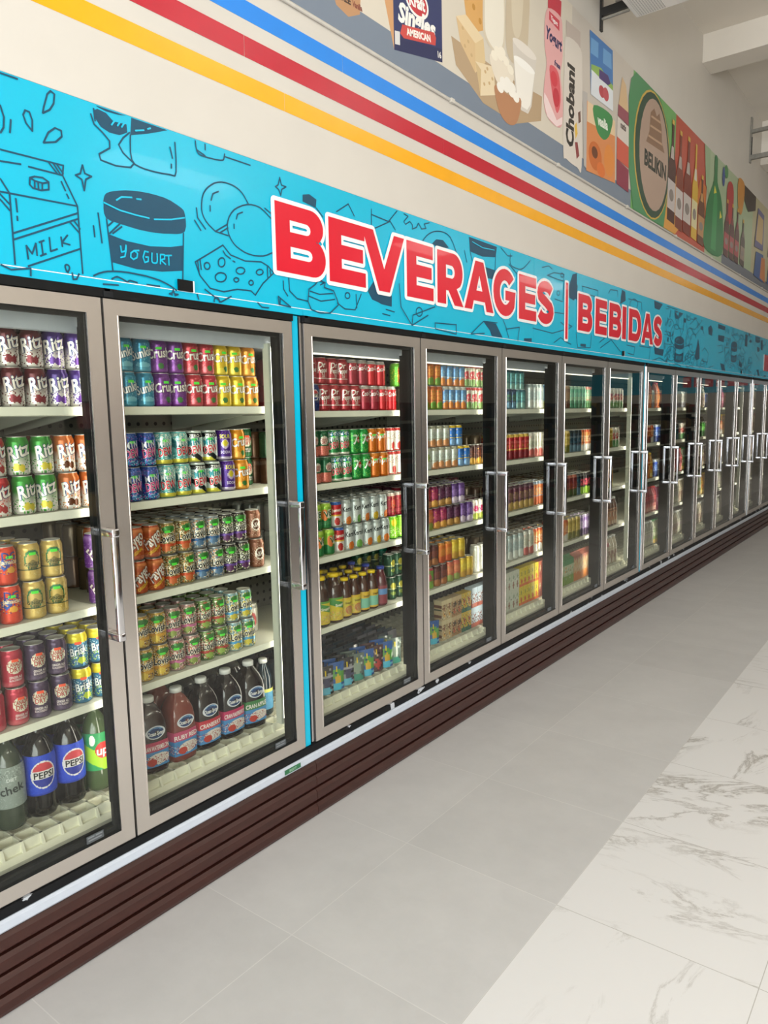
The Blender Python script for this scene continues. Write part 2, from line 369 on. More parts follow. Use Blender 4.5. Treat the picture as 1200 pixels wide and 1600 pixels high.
def deck_mesh(L):
    m = MB(); n = max(1, round(L / 0.0585)); p = L / n
    prof = [(-0.098, 0.338), (-0.094, 0.352), (-0.108, 0.366), (-0.70, 0.366), (-0.70, 0.338)]
    m.prism_y(prof, 0.0, L)
    for i in range(n + 1):
        y_ = min(max(i * p, 0.004), L - 0.004); m.prism_y([(-0.104, 0.366), (-0.118, 0.397), (-0.69, 0.397), (-0.69, 0.366)], y_ - 0.004, y_ + 0.004)
    k = 0; x = -0.118
    while x > -0.66:
        m.box(x - 0.007, x, 0.004, L - 0.004, 0.365, 0.397); x -= 0.052; k += 1
    return m.mesh('bottom_deck', [MT['cream']])
def shelf_mesh(L):
    m = MB()
    m.prism_y([(-0.130, 0.0), (-0.130, -0.024), (-0.136, -0.026), (-0.140, -0.010), (-0.62, -0.006), (-0.62, 0.0)], 0.0, L)
    m.prism_y([(-0.128, 0.001), (-0.128, -0.023), (-0.131, -0.023), (-0.131, 0.001)], 0.001, L - 0.001)
    return m.mesh('shelf', [MT['shelf']])
def bracket_mesh():
    m = MB(); m.prism_y([(-0.16, -0.012), (-0.60, -0.012), (-0.735, 0.02), (-0.735, -0.085), (-0.62, -0.075)], -0.004, 0.004); return m.mesh('shelf_bracket', [MT['inner']])
SBR = bracket_mesh()

PLACE = ['at the near end of the wall', 'under the large red sign lettering', 'beyond the large red sign lettering', 'at the far end of the row']
for ci, (a, cnt, ya, yb) in enumerate(CASES):
    L = yb - ya; ia = 0.029 if ci == 0 else 0.0005; ib = L - 0.029 if ci == 3 else L + G - 0.0005
    root = thing('refrigerated_display_case', ['upright drink cooler with steel framed doors at the near end of the aisle', 'five door upright drink cooler under the red sign lettering',
        'five door upright drink cooler just past the red sign lettering', 'three door upright drink cooler at the far end of the aisle'][ci], 'drink cooler', (0, ya, 0))
    boxes('back_panel', [MT['perf']], root, (DEPTH - 0.02, DEPTH, ia, ib, 0.31, 1.94))
    if ci == 0: boxes('end_panel', [MT['inner']], root, (DEPTH - 0.02, -0.036, 0.0, 0.028, 0.02, 1.958))
    if ci == 3: boxes('end_panel', [MT['inner']], root, (DEPTH - 0.02, -0.036, L - 0.028, L, 0.02, 1.958))
    boxes('top_panel', [MT['inner']], root, (DEPTH, -0.036, ia, ib, 1.905, 1.955))
    cp = MB(); cp.prism_y([(-0.128, 1.904), (-0.108, 1.895), (-0.104, 1.846), (-0.110, 1.843), (-0.130, 1.862), (-0.20, 1.864), (-0.70, 1.864), (-0.70, 1.904)], ia, ib)
    can = link('canopy', cp.mesh('canopy', [MT['white']]), root)
    if ci: boxes('canopy_lamp', [MT['ledh']], can, (-0.1075, -0.1035, ia + 0.01, ib - 0.01, 1.8385, 1.8435))
    boxes('cabinet_sill', [MT['grayfloor']], root, (DEPTH, -0.036, ia, ib, 0.255, 0.309))
    boxes('header_rail', [MT['black']], root, (-0.036, 0.004, 0.0, L, DT + 0.003, 1.962))
    E_ = L + (G - 0.0005 if ci < 3 else 0); S_ = 0.0
    boxes('sill_rail', [MT['chip']], root, (-0.036, 0.006, S_, E_, 0.280, DB - 0.003))
    bp = MB(); bp.prism_y([(-0.03, 0.279), (0.008, 0.279), (0.014, 0.272), (0.014, 0.250), (0.008, 0.243), (-0.03, 0.243)], S_, E_)
    bump = link('bumper_strip', bp.mesh('bumper_strip', [MT['white']]), root)
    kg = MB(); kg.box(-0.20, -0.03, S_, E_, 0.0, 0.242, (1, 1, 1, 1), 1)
    for k in range(4):
        zb = 0.004 + k * 0.0595; zt = zb + 0.0475
        if k == 0: pr = [(-0.029, zb), (0.0, zb), (0.004, zb + 0.012), (0.003, zb + 0.034), (-0.006, zt), (-0.029, zt)]
        else: pr = [(-0.029, zb), (-0.004, zb), (0.001, zb + 0.006), (0.0, zt - 0.012), (-0.008, zt), (-0.029, zt)]
        kg.prism_y(pr, S_ + 0.001, E_ - 0.001)
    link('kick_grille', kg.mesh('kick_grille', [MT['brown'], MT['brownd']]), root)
    for i in range(cnt + 1):                            # mullions behind the door joints, each with its lamp
        yc = i * W
        if i in (0, cnt):
            s = 1 if i == 0 else -1; q0, q1 = sorted((yc + s * 0.0, yc + s * 0.034))
        else: q0, q1 = yc - 0.030, yc + 0.030
        mu = boxes('mullion', [MT['black']], root, (-0.082, -0.036, q0, q1, DB, 1.934))
        if 0 < i < cnt:
            boxes('lamp_housing', [MT['gasket']], mu, (-0.088, -0.0825, yc - 0.020, yc + 0.020, 0.40, 1.862), (-0.106, -0.088, yc - 0.020, yc - 0.017, 0.40, 1.862), (-0.106, -0.088, yc + 0.017, yc + 0.020, 0.40, 1.862))
            boxes('lamp_tube', [MT['led']], mu, (-0.098, -0.0885, yc - 0.008, yc + 0.008, 0.42, 1.85))
        else:
            s = 1 if i == 0 else -1
            boxes('lamp_housing', [MT['inner']], mu, (-0.112, -0.0825, *sorted((yc + s * 0.0345, yc + s * 0.047)), 0.40, 1.862))
            boxes('lamp_tube', [MT['led']], mu, (-0.106, -0.0845, *sorted((yc + s * 0.022, yc + s * 0.0335)), 0.42, 1.85))
        if i < cnt:
            d = link('door', FRAME, root, (0, yc, DB))
            link('frame_bead', BEAD, d); link('gasket', GASK, d); link('glass_pane', PANE, d, label='clear glass pane')
            link('handle', HANDLE, d, (0, W - 0.040, 0), label='chrome bar handle')
            link('hinge', HINGE, d, (0, 0.004, DT - DB + 0.022)); link('sticker', STICK, d)
    for i in range(cnt):
        lo = ia + 0.001 if i == 0 else i * W + 0.001; hi = ib - 0.001 if i == cnt - 1 else (i + 1) * W - 0.001
        link('bottom_deck', deck_mesh(hi - lo), root, (0, lo, 0), label='cream grid deck')
        sm = shelf_mesh(hi - lo)
        for z in SHZ[ci]:
            sh = link('shelf', sm, root, (0, lo, z)); 
            for yy in (0.05, hi - lo - 0.05): link('shelf_bracket', SBR, sh, (0, yy, 0))
    if ci < 3:                                          # cover strip over the joint to the next case
        boxes('joint_strip', [MT['teal']], root, (-0.02, -0.004, L + 0.002, L + 0.030, 0.309, 1.958), label='teal cover strip')
        boxes('joint_channel', [MT['black']], root, (-0.035, -0.021, L + 0.001, L + G - 0.001, 0.311, 1.958))
        boxes('joint_edge', [MT['chrome']], root, (-0.02, -0.006, L + G - 0.014, L + G - 0.004, 0.309, 1.958))
# green maker's plate on the white bumper strip
t = thing('rating_plate', 'small green plate on the white strip below the second door', 'plate', (0.0145, 1.845, 0.262))
pm = MB(); pm.box(0.0, 0.0012, 0.0, 0.085, -0.009, 0.009, lin('2c6a44'))
put_text(pm, 'SELECT', 0.008, lambda s, q: (0.0014, 0.0425 + s, q), lin('cfe6cf'), maxw=0.06)
link('plate', pm.mesh('rating_plate', [MT['label']]), t)

# ---------------------------------------------------------------- teal sign fascia with its line drawings
SIGN = thing('sign_fascia', 'long teal sign panel with red white-edged lettering above the coolers', 'sign', (0, 0, 0))
YS, YE = -0.3, 14.2
seams = [YS, 3.93, 6.77, 9.6, YE]
fp = MB()
for a, b in zip(seams, seams[1:]): fp.box(-0.034, 0.0, a + 0.001, b - 0.001, 1.988, 2.455)
fo = link('fascia_panel', fp.mesh('fascia_panel', [MT['teal']]), SIGN)
tr = MB()
for a, b in zip(CASES, CASES[1:] + [None]): tr.box(-0.03, 0.002, a[2] + 0.001, (b[2] if b else a[3]) - 0.001, 1.963, 1.985)
link('fascia_trim', tr.mesh('fascia_trim', [MT['teal']]), SIGN)
boxes('trim_edge', [MT['whitev']], SIGN, (-0.02, 0.0035, YS, YE, 1.985, 1.9872))
STROKES = [('L',[(0.965,2.266),(1.13,2.268),(1.126,2.242),(1.163,2.171),(1.165,1.994)]),
('L',[(0.962,2.238),(1.014,2.243)]),
('L',[(1.034,2.242),(1.126,2.242)]),
('L',[(0.959,2.195),(0.979,2.165),(1.163,2.171)]),
('L',[(0.979,2.165),(0.979,1.992)]),
('L',[(0.956,2.164),(0.979,2.165)]),
('L',[(0.954,2.145),(0.976,2.123)]),
('L',[(0.955,2.158),(0.978,2.137)]),
('L',[(0.98,2.068),(1.161,2.152)]),
('L',[(0.981,2.053),(1.163,2.138)]),
('L',[(1.013,1.992),(1.162,2.059)]),
('L',[(0.994,2.155),(0.995,2.123)]),
('L',[(0.994,2.112),(0.994,2.102)]),
('L',[(1.121,2.225),(1.131,2.204)]),
('L',[(1.134,2.196),(1.139,2.186)]),
('L',[(1.09,2.265),(1.112,2.242)]),
('L',[(1.102,2.266),(1.12,2.243)]),
('L',[(1.111,2.267),(1.128,2.247)]),
('L',[(1.136,2.126),(1.164,2.1)]),
('L',[(1.149,2.131),(1.166,2.112)]),
('L',[(1.035,2.215),(1.048,2.221),(1.07,2.223),(1.085,2.216),(1.084,2.197),(1.063,2.19),(1.041,2.191),(1.033,2.198),(1.035,2.215),(1.049,2.21),(1.069,2.209),(1.085,2.215)]),
('L',[(1.047,2.21),(1.046,2.191)]),
('L',[(1.056,2.208),(1.056,2.19)]),
('L',[(1.067,2.208),(1.066,2.19)]),
('L',[(1.014,2.01),(1.012,2.043),(1.026,2.025),(1.038,2.053),(1.039,2.023)]),
('L',[(1.053,2.061),(1.055,2.027)]),
('L',[(1.047,2.057),(1.061,2.064)]),
('L',[(1.048,2.023),(1.064,2.031)]),
('L',[(1.076,2.074),(1.077,2.039),(1.096,2.048)]),
('L',[(1.109,2.081),(1.111,2.057)]),
('L',[(1.128,2.089),(1.11,2.067),(1.133,2.065)]),
('L',[(1.083,2.386),(1.087,2.402),(1.099,2.437),(1.109,2.448),(1.119,2.443),(1.115,2.419),(1.103,2.4),(1.083,2.386)]),
('L',[(1.051,2.333),(1.036,2.348),(1.03,2.366),(1.036,2.379),(1.047,2.378),(1.053,2.359),(1.051,2.333)]),
('L',[(1.079,2.312),(1.094,2.341),(1.114,2.358),(1.131,2.356),(1.131,2.341),(1.113,2.323),(1.079,2.312)]),
('L',[(0.973,2.372),(0.98,2.346),(0.977,2.321),(0.968,2.306)]),
('L',[(0.997,2.345),(0.992,2.313)]),
('L',[(0.98,2.449),(1.022,2.449),(1.069,2.459)]),
('L',[(1.221,2.455),(1.221,2.424),(1.229,2.4),(1.254,2.385),(1.274,2.368),(1.273,2.349),(1.239,2.325),(1.243,2.31),(1.291,2.306),(1.338,2.313),(1.35,2.327),(1.316,2.347),(1.303,2.366),(1.319,2.389),(1.341,2.409)]),
('F',[(1.232,2.437),(1.243,2.444),(1.269,2.441),(1.291,2.425),(1.333,2.429),(1.334,2.407),(1.308,2.393),(1.276,2.391),(1.25,2.399),(1.236,2.415)]),
('F',[(1.239,2.456),(1.26,2.458),(1.333,2.456),(1.307,2.447),(1.269,2.445),(1.243,2.449)]),
('L',[(1.231,2.456),(1.231,2.441),(1.233,2.41)]),
('L',[(1.341,2.453),(1.341,2.418)]),
('F',[(1.35,2.455),(1.474,2.457),(1.406,2.424),(1.343,2.402)]),
('L',[(1.343,2.402),(1.341,2.383),(1.34,2.356),(1.343,2.335),(1.353,2.325),(1.368,2.322),(1.387,2.32),(1.414,2.32),(1.446,2.322),(1.471,2.325),(1.485,2.325),(1.492,2.326),(1.497,2.339),(1.499,2.376),(1.498,2.424),(1.497,2.459)]),
('L',[(1.479,2.405),(1.486,2.375)]),
('L',[(1.481,2.357),(1.48,2.345)]),
('T',[(1.294,2.428),(1.283,2.413)]),
('T',[(1.311,2.429),(1.302,2.416)]),
('T',[(1.324,2.429),(1.315,2.416)]),
('T',[(1.36,2.419),(1.389,2.428)]),
('T',[(1.402,2.435),(1.412,2.44)]),
('L',[(1.186,2.283),(1.191,2.262),(1.211,2.259),(1.193,2.247),(1.186,2.216),(1.181,2.244),(1.163,2.251),(1.178,2.259),(1.186,2.283)]),
('F',[(1.244,2.206),(1.246,2.212),(1.249,2.219),(1.255,2.225),(1.266,2.231),(1.28,2.236),(1.297,2.241),(1.317,2.246),(1.34,2.25),(1.365,2.253),(1.392,2.255),(1.421,2.255),(1.448,2.254),(1.472,2.25),(1.493,2.243),(1.509,2.237),(1.518,2.232),(1.521,2.227),(1.523,2.219),(1.525,2.203),(1.525,2.184),(1.519,2.168),(1.506,2.16),(1.488,2.155),(1.466,2.152),(1.44,2.148),(1.41,2.145),(1.381,2.144),(1.353,2.144),(1.325,2.146),(1.301,2.148),(1.28,2.15),(1.261,2.152),(1.248,2.157),(1.243,2.168),(1.242,2.181),(1.243,2.192),(1.243,2.198),(1.243,2.202)]),
('T',[(1.244,2.197),(1.293,2.186),(1.349,2.183),(1.39,2.183)]),
('T',[(1.408,2.183),(1.469,2.194),(1.519,2.209)]),
('T',[(1.284,2.212),(1.301,2.224),(1.335,2.23)]),
('T',[(1.351,2.229),(1.366,2.231)]),
('L',[(1.249,2.154),(1.259,2.014)]),
('L',[(1.513,2.162),(1.501,2.017)]),
('F',[(1.253,2.114),(1.309,2.105),(1.39,2.103),(1.463,2.113),(1.51,2.125),(1.502,2.048),(1.427,2.035),(1.338,2.03),(1.259,2.038)]),
('T',[(1.288,2.087),(1.29,2.071),(1.302,2.075),(1.306,2.092),(1.305,2.078),(1.3,2.06),(1.286,2.055)]),
('T',[(1.332,2.081),(1.321,2.073),(1.319,2.061),(1.328,2.056),(1.34,2.063),(1.343,2.075),(1.332,2.081),(1.348,2.084)]),
('T',[(1.38,2.085),(1.368,2.085),(1.361,2.067),(1.366,2.053),(1.378,2.058),(1.379,2.07),(1.37,2.069)]),
('T',[(1.393,2.084),(1.392,2.077),(1.391,2.067),(1.391,2.06),(1.393,2.057),(1.397,2.056),(1.401,2.056),(1.404,2.057),(1.408,2.058),(1.41,2.062),(1.411,2.069),(1.411,2.078),(1.411,2.085)]),
('T',[(1.421,2.057),(1.423,2.084),(1.437,2.086),(1.437,2.074),(1.423,2.069),(1.44,2.058)]),
('T',[(1.44,2.084),(1.463,2.088)]),
('T',[(1.452,2.086),(1.452,2.058)]),
('L',[(1.254,2.137),(1.269,2.151)]),
('L',[(1.256,2.116),(1.29,2.148)]),
('L',[(1.266,2.118),(1.297,2.142)]),
('L',[(1.207,2.128),(1.209,2.099)]),
('L',[(1.224,2.165),(1.23,2.086)]),
('L',[(1.196,1.992),(1.203,1.996),(1.213,2.001),(1.226,2.006),(1.241,2.01),(1.26,2.013),(1.281,2.015),(1.308,2.016),(1.338,2.015),(1.366,2.014),(1.39,2.011),(1.412,2.008),(1.431,2.003),(1.449,1.997),(1.464,1.99),(1.474,1.985)]),
('L',[(1.252,1.99),(1.256,1.993),(1.263,1.997),(1.269,1.999),(1.275,1.998),(1.282,1.996),(1.288,1.994),(1.293,1.992),(1.297,1.99),(1.301,1.989),(1.305,1.99),(1.308,1.993),(1.313,1.994),(1.32,1.993),(1.329,1.992),(1.335,1.991)]),
('L',[(1.187,1.965),(1.224,1.973),(1.272,1.976),(1.316,1.963)]),
('L',[(1.37,1.99),(1.415,1.991)]),
('L',[(1.118,1.993),(1.117,1.997),(1.115,2.003),(1.115,2.008),(1.117,2.01),(1.119,2.011),(1.122,2.011),(1.124,2.01),(1.126,2.008),(1.127,2.005),(1.126,2),(1.123,1.995),(1.121,1.991)]),
('L',[(1.132,1.991),(1.134,1.974),(1.144,1.976),(1.152,1.991)]),
('L',[(1.461,1.986),(1.465,1.974),(1.479,1.974),(1.466,1.969),(1.459,1.961),(1.457,1.97),(1.446,1.972),(1.457,1.976),(1.461,1.986)]),
('L',[(1.552,1.981),(1.56,1.961)]),
('L',[(1.578,2.456),(1.579,2.424),(1.612,2.414)]),
('L',[(1.595,2.456),(1.594,2.428)]),
('L',[(0.941,1.985),(0.966,1.976),(1.017,1.987),(1.016,1.968)]),
('L',[(1.576,2.449),(1.576,2.442),(1.577,2.433),(1.579,2.425),(1.581,2.419),(1.585,2.414),(1.595,2.411),(1.619,2.411),(1.65,2.413),(1.674,2.416),(1.684,2.419),(1.688,2.422),(1.69,2.428),(1.693,2.44),(1.696,2.455),(1.697,2.466)]),
('L',[(1.591,2.453),(1.592,2.431)]),
('L',[(1.614,2.449),(1.614,2.432)]),
('L',[(1.638,2.451),(1.638,2.43)]),
('L',[(1.659,2.453),(1.659,2.428)]),
('L',[(1.696,2.432),(1.803,2.432),(1.898,2.454),(1.816,2.452),(1.803,2.432)]),
('L',[(1.823,2.453),(1.83,2.441)]),
('L',[(1.839,2.454),(1.846,2.443)]),
('L',[(1.94,2.425),(1.947,2.401),(1.97,2.4),(1.948,2.387),(1.942,2.365),(1.933,2.383),(1.917,2.389),(1.931,2.398),(1.94,2.425)]),
('L',[(1.64,2.19),(1.63,2.196),(1.615,2.205),(1.603,2.215),(1.595,2.225),(1.59,2.236),(1.588,2.249),(1.589,2.264),(1.592,2.282),(1.598,2.297),(1.607,2.31),(1.618,2.321),(1.631,2.331),(1.644,2.339),(1.659,2.345),(1.674,2.349),(1.689,2.351),(1.705,2.351),(1.72,2.35),(1.734,2.347),(1.748,2.342),(1.76,2.335),(1.771,2.325),(1.78,2.313),(1.787,2.304)]),
('L',[(1.64,2.19),(1.691,2.221)]),
('L',[(1.657,2.188),(1.694,2.211)]),
('L',[(1.64,2.19),(1.693,2.186)]),
('L',[(1.894,2.164),(1.882,2.159),(1.865,2.151),(1.846,2.145),(1.826,2.142),(1.804,2.14),(1.783,2.141),(1.763,2.144),(1.744,2.15),(1.727,2.157),(1.714,2.166),(1.703,2.178),(1.696,2.19),(1.692,2.203),(1.691,2.218),(1.694,2.232),(1.7,2.246),(1.71,2.26),(1.723,2.273),(1.74,2.284),(1.76,2.294),(1.78,2.301),(1.8,2.305),(1.82,2.306),(1.839,2.304),(1.859,2.296),(1.879,2.284),(1.893,2.276)]),
('L',[(1.628,2.283),(1.636,2.305),(1.66,2.317)]),
('L',[(1.623,2.266),(1.622,2.249)]),
('L',[(1.731,2.245),(1.737,2.262),(1.76,2.273)]),
('L',[(1.72,2.227),(1.72,2.213)]),
('L',[(1.568,2.248),(1.57,2.219),(1.6,2.19)]),
('L',[(1.558,2.209),(1.581,2.182)]),
('L',[(1.862,2.306),(1.894,2.293)]),
('L',[(1.553,2.082),(1.669,2.152),(1.7,2.126),(1.763,2.116),(1.837,2.124),(1.869,2.114),(1.894,2.095),(1.841,2.053),(1.803,2.009),(1.784,2.021),(1.723,2.019),(1.664,2.004),(1.608,2.008),(1.569,2.043),(1.553,2.082)]),
('L',[(1.611,2.078),(1.611,2.076),(1.61,2.075),(1.609,2.073),(1.608,2.071),(1.606,2.069),(1.604,2.068),(1.602,2.067),(1.601,2.066),(1.599,2.066),(1.597,2.066),(1.595,2.066),(1.593,2.067),(1.592,2.068),(1.591,2.069),(1.59,2.07),(1.589,2.071),(1.588,2.073),(1.588,2.075),(1.588,2.077),(1.589,2.079),(1.59,2.081),(1.591,2.083),(1.592,2.084),(1.594,2.085),(1.596,2.086),(1.598,2.087),(1.6,2.087),(1.602,2.087),(1.604,2.087),(1.606,2.087),(1.607,2.086),(1.608,2.085),(1.609,2.084),(1.61,2.082),(1.611,2.08),(1.611,2.078)]),
('L',[(1.674,2.099),(1.674,2.096),(1.673,2.094),(1.672,2.091),(1.67,2.089),(1.668,2.087),(1.666,2.085),(1.664,2.084),(1.661,2.083),(1.659,2.082),(1.657,2.082),(1.654,2.082),(1.652,2.083),(1.65,2.084),(1.648,2.086),(1.647,2.088),(1.646,2.09),(1.646,2.093),(1.646,2.095),(1.646,2.097),(1.647,2.1),(1.648,2.102),(1.65,2.104),(1.652,2.106),(1.654,2.108),(1.656,2.109),(1.659,2.11),(1.661,2.111),(1.663,2.111),(1.666,2.111),(1.668,2.111),(1.67,2.11),(1.672,2.108),(1.673,2.106),(1.674,2.104),(1.674,2.101),(1.674,2.099)]),
('L',[(1.677,2.052),(1.676,2.049),(1.675,2.047),(1.673,2.044),(1.67,2.041),(1.667,2.039),(1.664,2.037),(1.661,2.036),(1.657,2.035),(1.653,2.034),(1.649,2.034),(1.645,2.034),(1.641,2.034),(1.638,2.035),(1.635,2.037),(1.633,2.039),(1.632,2.041),(1.631,2.044),(1.631,2.046),(1.631,2.048),(1.632,2.051),(1.634,2.053),(1.636,2.055),(1.64,2.058),(1.643,2.06),(1.646,2.061),(1.65,2.062),(1.654,2.063),(1.658,2.063),(1.662,2.063),(1.666,2.063),(1.669,2.062),(1.672,2.061),(1.674,2.059),(1.676,2.057),(1.677,2.055),(1.677,2.052)]),
('L',[(1.73,2.05),(1.73,2.049),(1.73,2.048),(1.729,2.047),(1.728,2.046),(1.727,2.045),(1.725,2.044),(1.723,2.043),(1.721,2.042),(1.719,2.042),(1.717,2.042),(1.715,2.042),(1.714,2.043),(1.713,2.044),(1.712,2.044),(1.711,2.045),(1.71,2.046),(1.709,2.047),(1.709,2.048),(1.709,2.049),(1.71,2.05),(1.711,2.051),(1.712,2.052),(1.714,2.053),(1.715,2.054),(1.717,2.055),(1.718,2.056),(1.72,2.056),(1.722,2.056),(1.723,2.055),(1.725,2.055),(1.727,2.055),(1.728,2.055),(1.729,2.054),(1.73,2.053),(1.73,2.051),(1.73,2.05)]),
('L',[(1.759,2.084),(1.759,2.082),(1.757,2.08),(1.756,2.078),(1.754,2.076),(1.752,2.074),(1.749,2.073),(1.746,2.072),(1.743,2.071),(1.74,2.07),(1.737,2.07),(1.733,2.07),(1.73,2.07),(1.728,2.071),(1.726,2.072),(1.724,2.073),(1.723,2.074),(1.721,2.076),(1.721,2.078),(1.721,2.08),(1.722,2.082),(1.724,2.084),(1.726,2.086),(1.728,2.088),(1.731,2.089),(1.734,2.09),(1.738,2.091),(1.741,2.092),(1.744,2.092),(1.747,2.092),(1.75,2.092),(1.753,2.091),(1.755,2.09),(1.757,2.089),(1.758,2.088),(1.759,2.086),(1.759,2.084)]),
('L',[(1.843,2.091),(1.843,2.089),(1.842,2.088),(1.841,2.086),(1.839,2.085),(1.837,2.083),(1.835,2.082),(1.832,2.081),(1.83,2.08),(1.827,2.079),(1.824,2.079),(1.822,2.079),(1.819,2.079),(1.817,2.08),(1.815,2.081),(1.813,2.082),(1.812,2.083),(1.811,2.085),(1.811,2.086),(1.812,2.088),(1.813,2.089),(1.814,2.091),(1.816,2.092),(1.818,2.094),(1.82,2.095),(1.823,2.096),(1.825,2.097),(1.828,2.098),(1.831,2.098),(1.834,2.098),(1.836,2.098),(1.838,2.097),(1.84,2.096),(1.841,2.095),(1.842,2.094),(1.843,2.092),(1.843,2.091)]),
('L',[(1.795,2.049),(1.795,2.048),(1.795,2.046),(1.794,2.045),(1.793,2.044),(1.792,2.043),(1.79,2.042),(1.788,2.041),(1.787,2.04),(1.785,2.04),(1.784,2.04),(1.782,2.04),(1.781,2.04),(1.78,2.041),(1.778,2.042),(1.777,2.043),(1.776,2.044),(1.776,2.046),(1.776,2.047),(1.776,2.048),(1.777,2.05),(1.778,2.051),(1.779,2.052),(1.78,2.053),(1.781,2.054),(1.783,2.055),(1.784,2.056),(1.786,2.056),(1.788,2.056),(1.789,2.056),(1.791,2.055),(1.792,2.054),(1.793,2.054),(1.794,2.053),(1.795,2.052),(1.795,2.05),(1.795,2.049)]),
('L',[(1.562,2.089),(1.566,2.053)]),
('L',[(1.572,2.095),(1.575,2.062)]),
('L',[(1.864,2.111),(1.864,2.076)]),
('L',[(1.876,2.101),(1.878,2.087)]),
('L',[(1.668,2.134),(1.678,2.122),(1.698,2.114)]),
('L',[(1.708,2.108),(1.717,2.106)]),
('L',[(1.583,2.002),(1.613,1.987),(1.647,1.969),(1.692,1.992)]),
('F',[(1.683,1.979),(1.75,1.983),(1.727,1.96),(1.701,1.959)]),
('L',[(1.64,1.971),(1.64,1.969),(1.64,1.968),(1.639,1.966),(1.638,1.964),(1.637,1.962),(1.635,1.961),(1.633,1.96),(1.631,1.959),(1.629,1.959),(1.627,1.959),(1.626,1.959),(1.624,1.96),(1.622,1.961),(1.621,1.962),(1.62,1.964),(1.619,1.966),(1.619,1.967),(1.619,1.969),(1.619,1.971),(1.62,1.973),(1.621,1.975),(1.622,1.977),(1.624,1.978),(1.625,1.979),(1.627,1.98),(1.628,1.981),(1.63,1.981),(1.632,1.981),(1.634,1.981),(1.636,1.98),(1.637,1.979),(1.638,1.978),(1.639,1.977),(1.64,1.975),(1.64,1.973),(1.64,1.971)]),
('L',[(1.798,1.98),(1.813,1.964),(1.861,1.965)]),
('L',[(1.81,1.984),(1.829,1.971),(1.861,1.972)]),
('L',[(1.909,2.017),(1.971,1.986),(1.912,1.989),(1.909,2.017)]),
('L',[(1.921,2.01),(1.92,1.99)]),
('F',[(2.054,2.392),(2.089,2.401),(2.128,2.39),(2.123,2.359),(2.053,2.368)]),
('L',[(2.126,2.359),(2.16,2.335)]),
('L',[(1.968,2.087),(1.97,2.043),(2.008,2.02),(2.062,2.017)]),
('L',[(1.94,2.074),(1.94,2.045),(1.96,2.024)]),
('L',[(2.062,2.017),(2.069,2.06),(2.102,2.08),(2.121,2.098),(2.16,2.096),(2.154,2.077),(2.207,2.071),(2.226,2.041),(2.235,2.022),(2.184,1.985),(2.126,1.98),(2.079,1.988),(2.062,2.017)]),
('L',[(2.078,2.055),(2.129,2.049),(2.207,2.061)]),
('L',[(2.072,2.036),(2.137,2.025),(2.216,2.04)]),
('L',[(2.141,2.103),(2.155,2.093),(2.135,2.084)]),
('L',[(2.231,2.028),(2.276,2.01),(2.339,2.013),(2.379,2.078)]),
('L',[(2.308,2.065),(2.308,2.063),(2.307,2.061),(2.306,2.059),(2.304,2.057),(2.302,2.055),(2.3,2.054),(2.298,2.053),(2.295,2.052),(2.293,2.052),(2.291,2.052),(2.288,2.052),(2.286,2.053),(2.284,2.054),(2.282,2.055),(2.28,2.056),(2.279,2.058),(2.279,2.06),(2.279,2.062),(2.279,2.064),(2.28,2.065),(2.281,2.067),(2.282,2.069),(2.284,2.071),(2.286,2.072),(2.288,2.073),(2.291,2.074),(2.294,2.074),(2.296,2.074),(2.299,2.074),(2.301,2.074),(2.303,2.073),(2.305,2.072),(2.306,2.07),(2.307,2.068),(2.308,2.067),(2.308,2.065)]),
('L',[(2.346,2.074),(2.35,2.021)]),
('L',[(2.239,2.369),(2.311,2.412),(2.313,2.451),(2.456,2.422),(2.537,2.453)]),
('L',[(2.456,2.422),(2.454,2.362)]),
('L',[(2.311,2.412),(2.346,2.374)]),
('L',[(2.078,1.956),(2.135,1.977),(2.203,1.965),(2.264,1.967)]),
('L',[(2.285,1.972),(2.337,1.957),(2.454,1.994)]),
('L',[(1.552,1.983),(1.557,1.968)]),
('F',[(2.47,1.968),(2.528,1.969),(2.522,1.951),(2.475,1.951)]),
('L',[(1.945,1.98),(1.946,1.96)]),
('L',[(2.046,2.452),(2.054,2.436),(2.073,2.45),(2.086,2.444)]),
('F',[(2.423,2.096),(2.464,2.142),(2.492,2.104),(2.531,2.074),(2.531,2.053),(2.45,2.065)]),
('L',[(2.681,2.448),(2.712,2.443),(2.68,2.416),(2.692,2.406),(2.724,2.424),(2.743,2.414),(2.743,2.396),(2.775,2.409),(2.789,2.429),(2.815,2.409),(2.849,2.418),(2.835,2.434),(2.876,2.447)]),
('L',[(2.821,2.359),(2.834,2.371),(2.853,2.387),(2.876,2.401),(2.902,2.412),(2.931,2.42),(2.96,2.425),(2.99,2.427),(3.02,2.425),(3.047,2.416),(3.071,2.395),(3.092,2.368),(3.107,2.348)]),
('F',[(2.896,2.36),(2.931,2.385),(2.988,2.391),(3.039,2.365),(2.959,2.348)]),
('F',[(3.22,2.446),(3.497,2.443),(3.485,2.39),(3.348,2.373),(3.229,2.379)]),
('T',[(3.249,2.427),(3.348,2.415),(3.47,2.423)]),
('F',[(3.323,2.328),(3.479,2.325),(3.474,2.278),(3.365,2.272)]),
('L',[(3.485,2.39),(3.479,2.325)]),
('L',[(3.233,2.376),(3.249,2.338)]),
('L',[(3.177,2.375),(3.2,2.323)]),
('L',[(3.542,2.446),(3.617,2.417),(3.665,2.424)]),
('L',[(3.646,2.432),(3.643,2.417),(3.641,2.396),(3.646,2.379),(3.663,2.371),(3.688,2.368),(3.714,2.367),(3.74,2.367),(3.767,2.37),(3.794,2.378),(3.824,2.395),(3.855,2.416),(3.876,2.431)]),
('L',[(3.627,2.377),(3.735,2.334)]),
('L',[(4.096,2.382),(4.188,2.409),(4.332,2.419),(4.321,2.378),(4.212,2.378),(4.096,2.382)]),
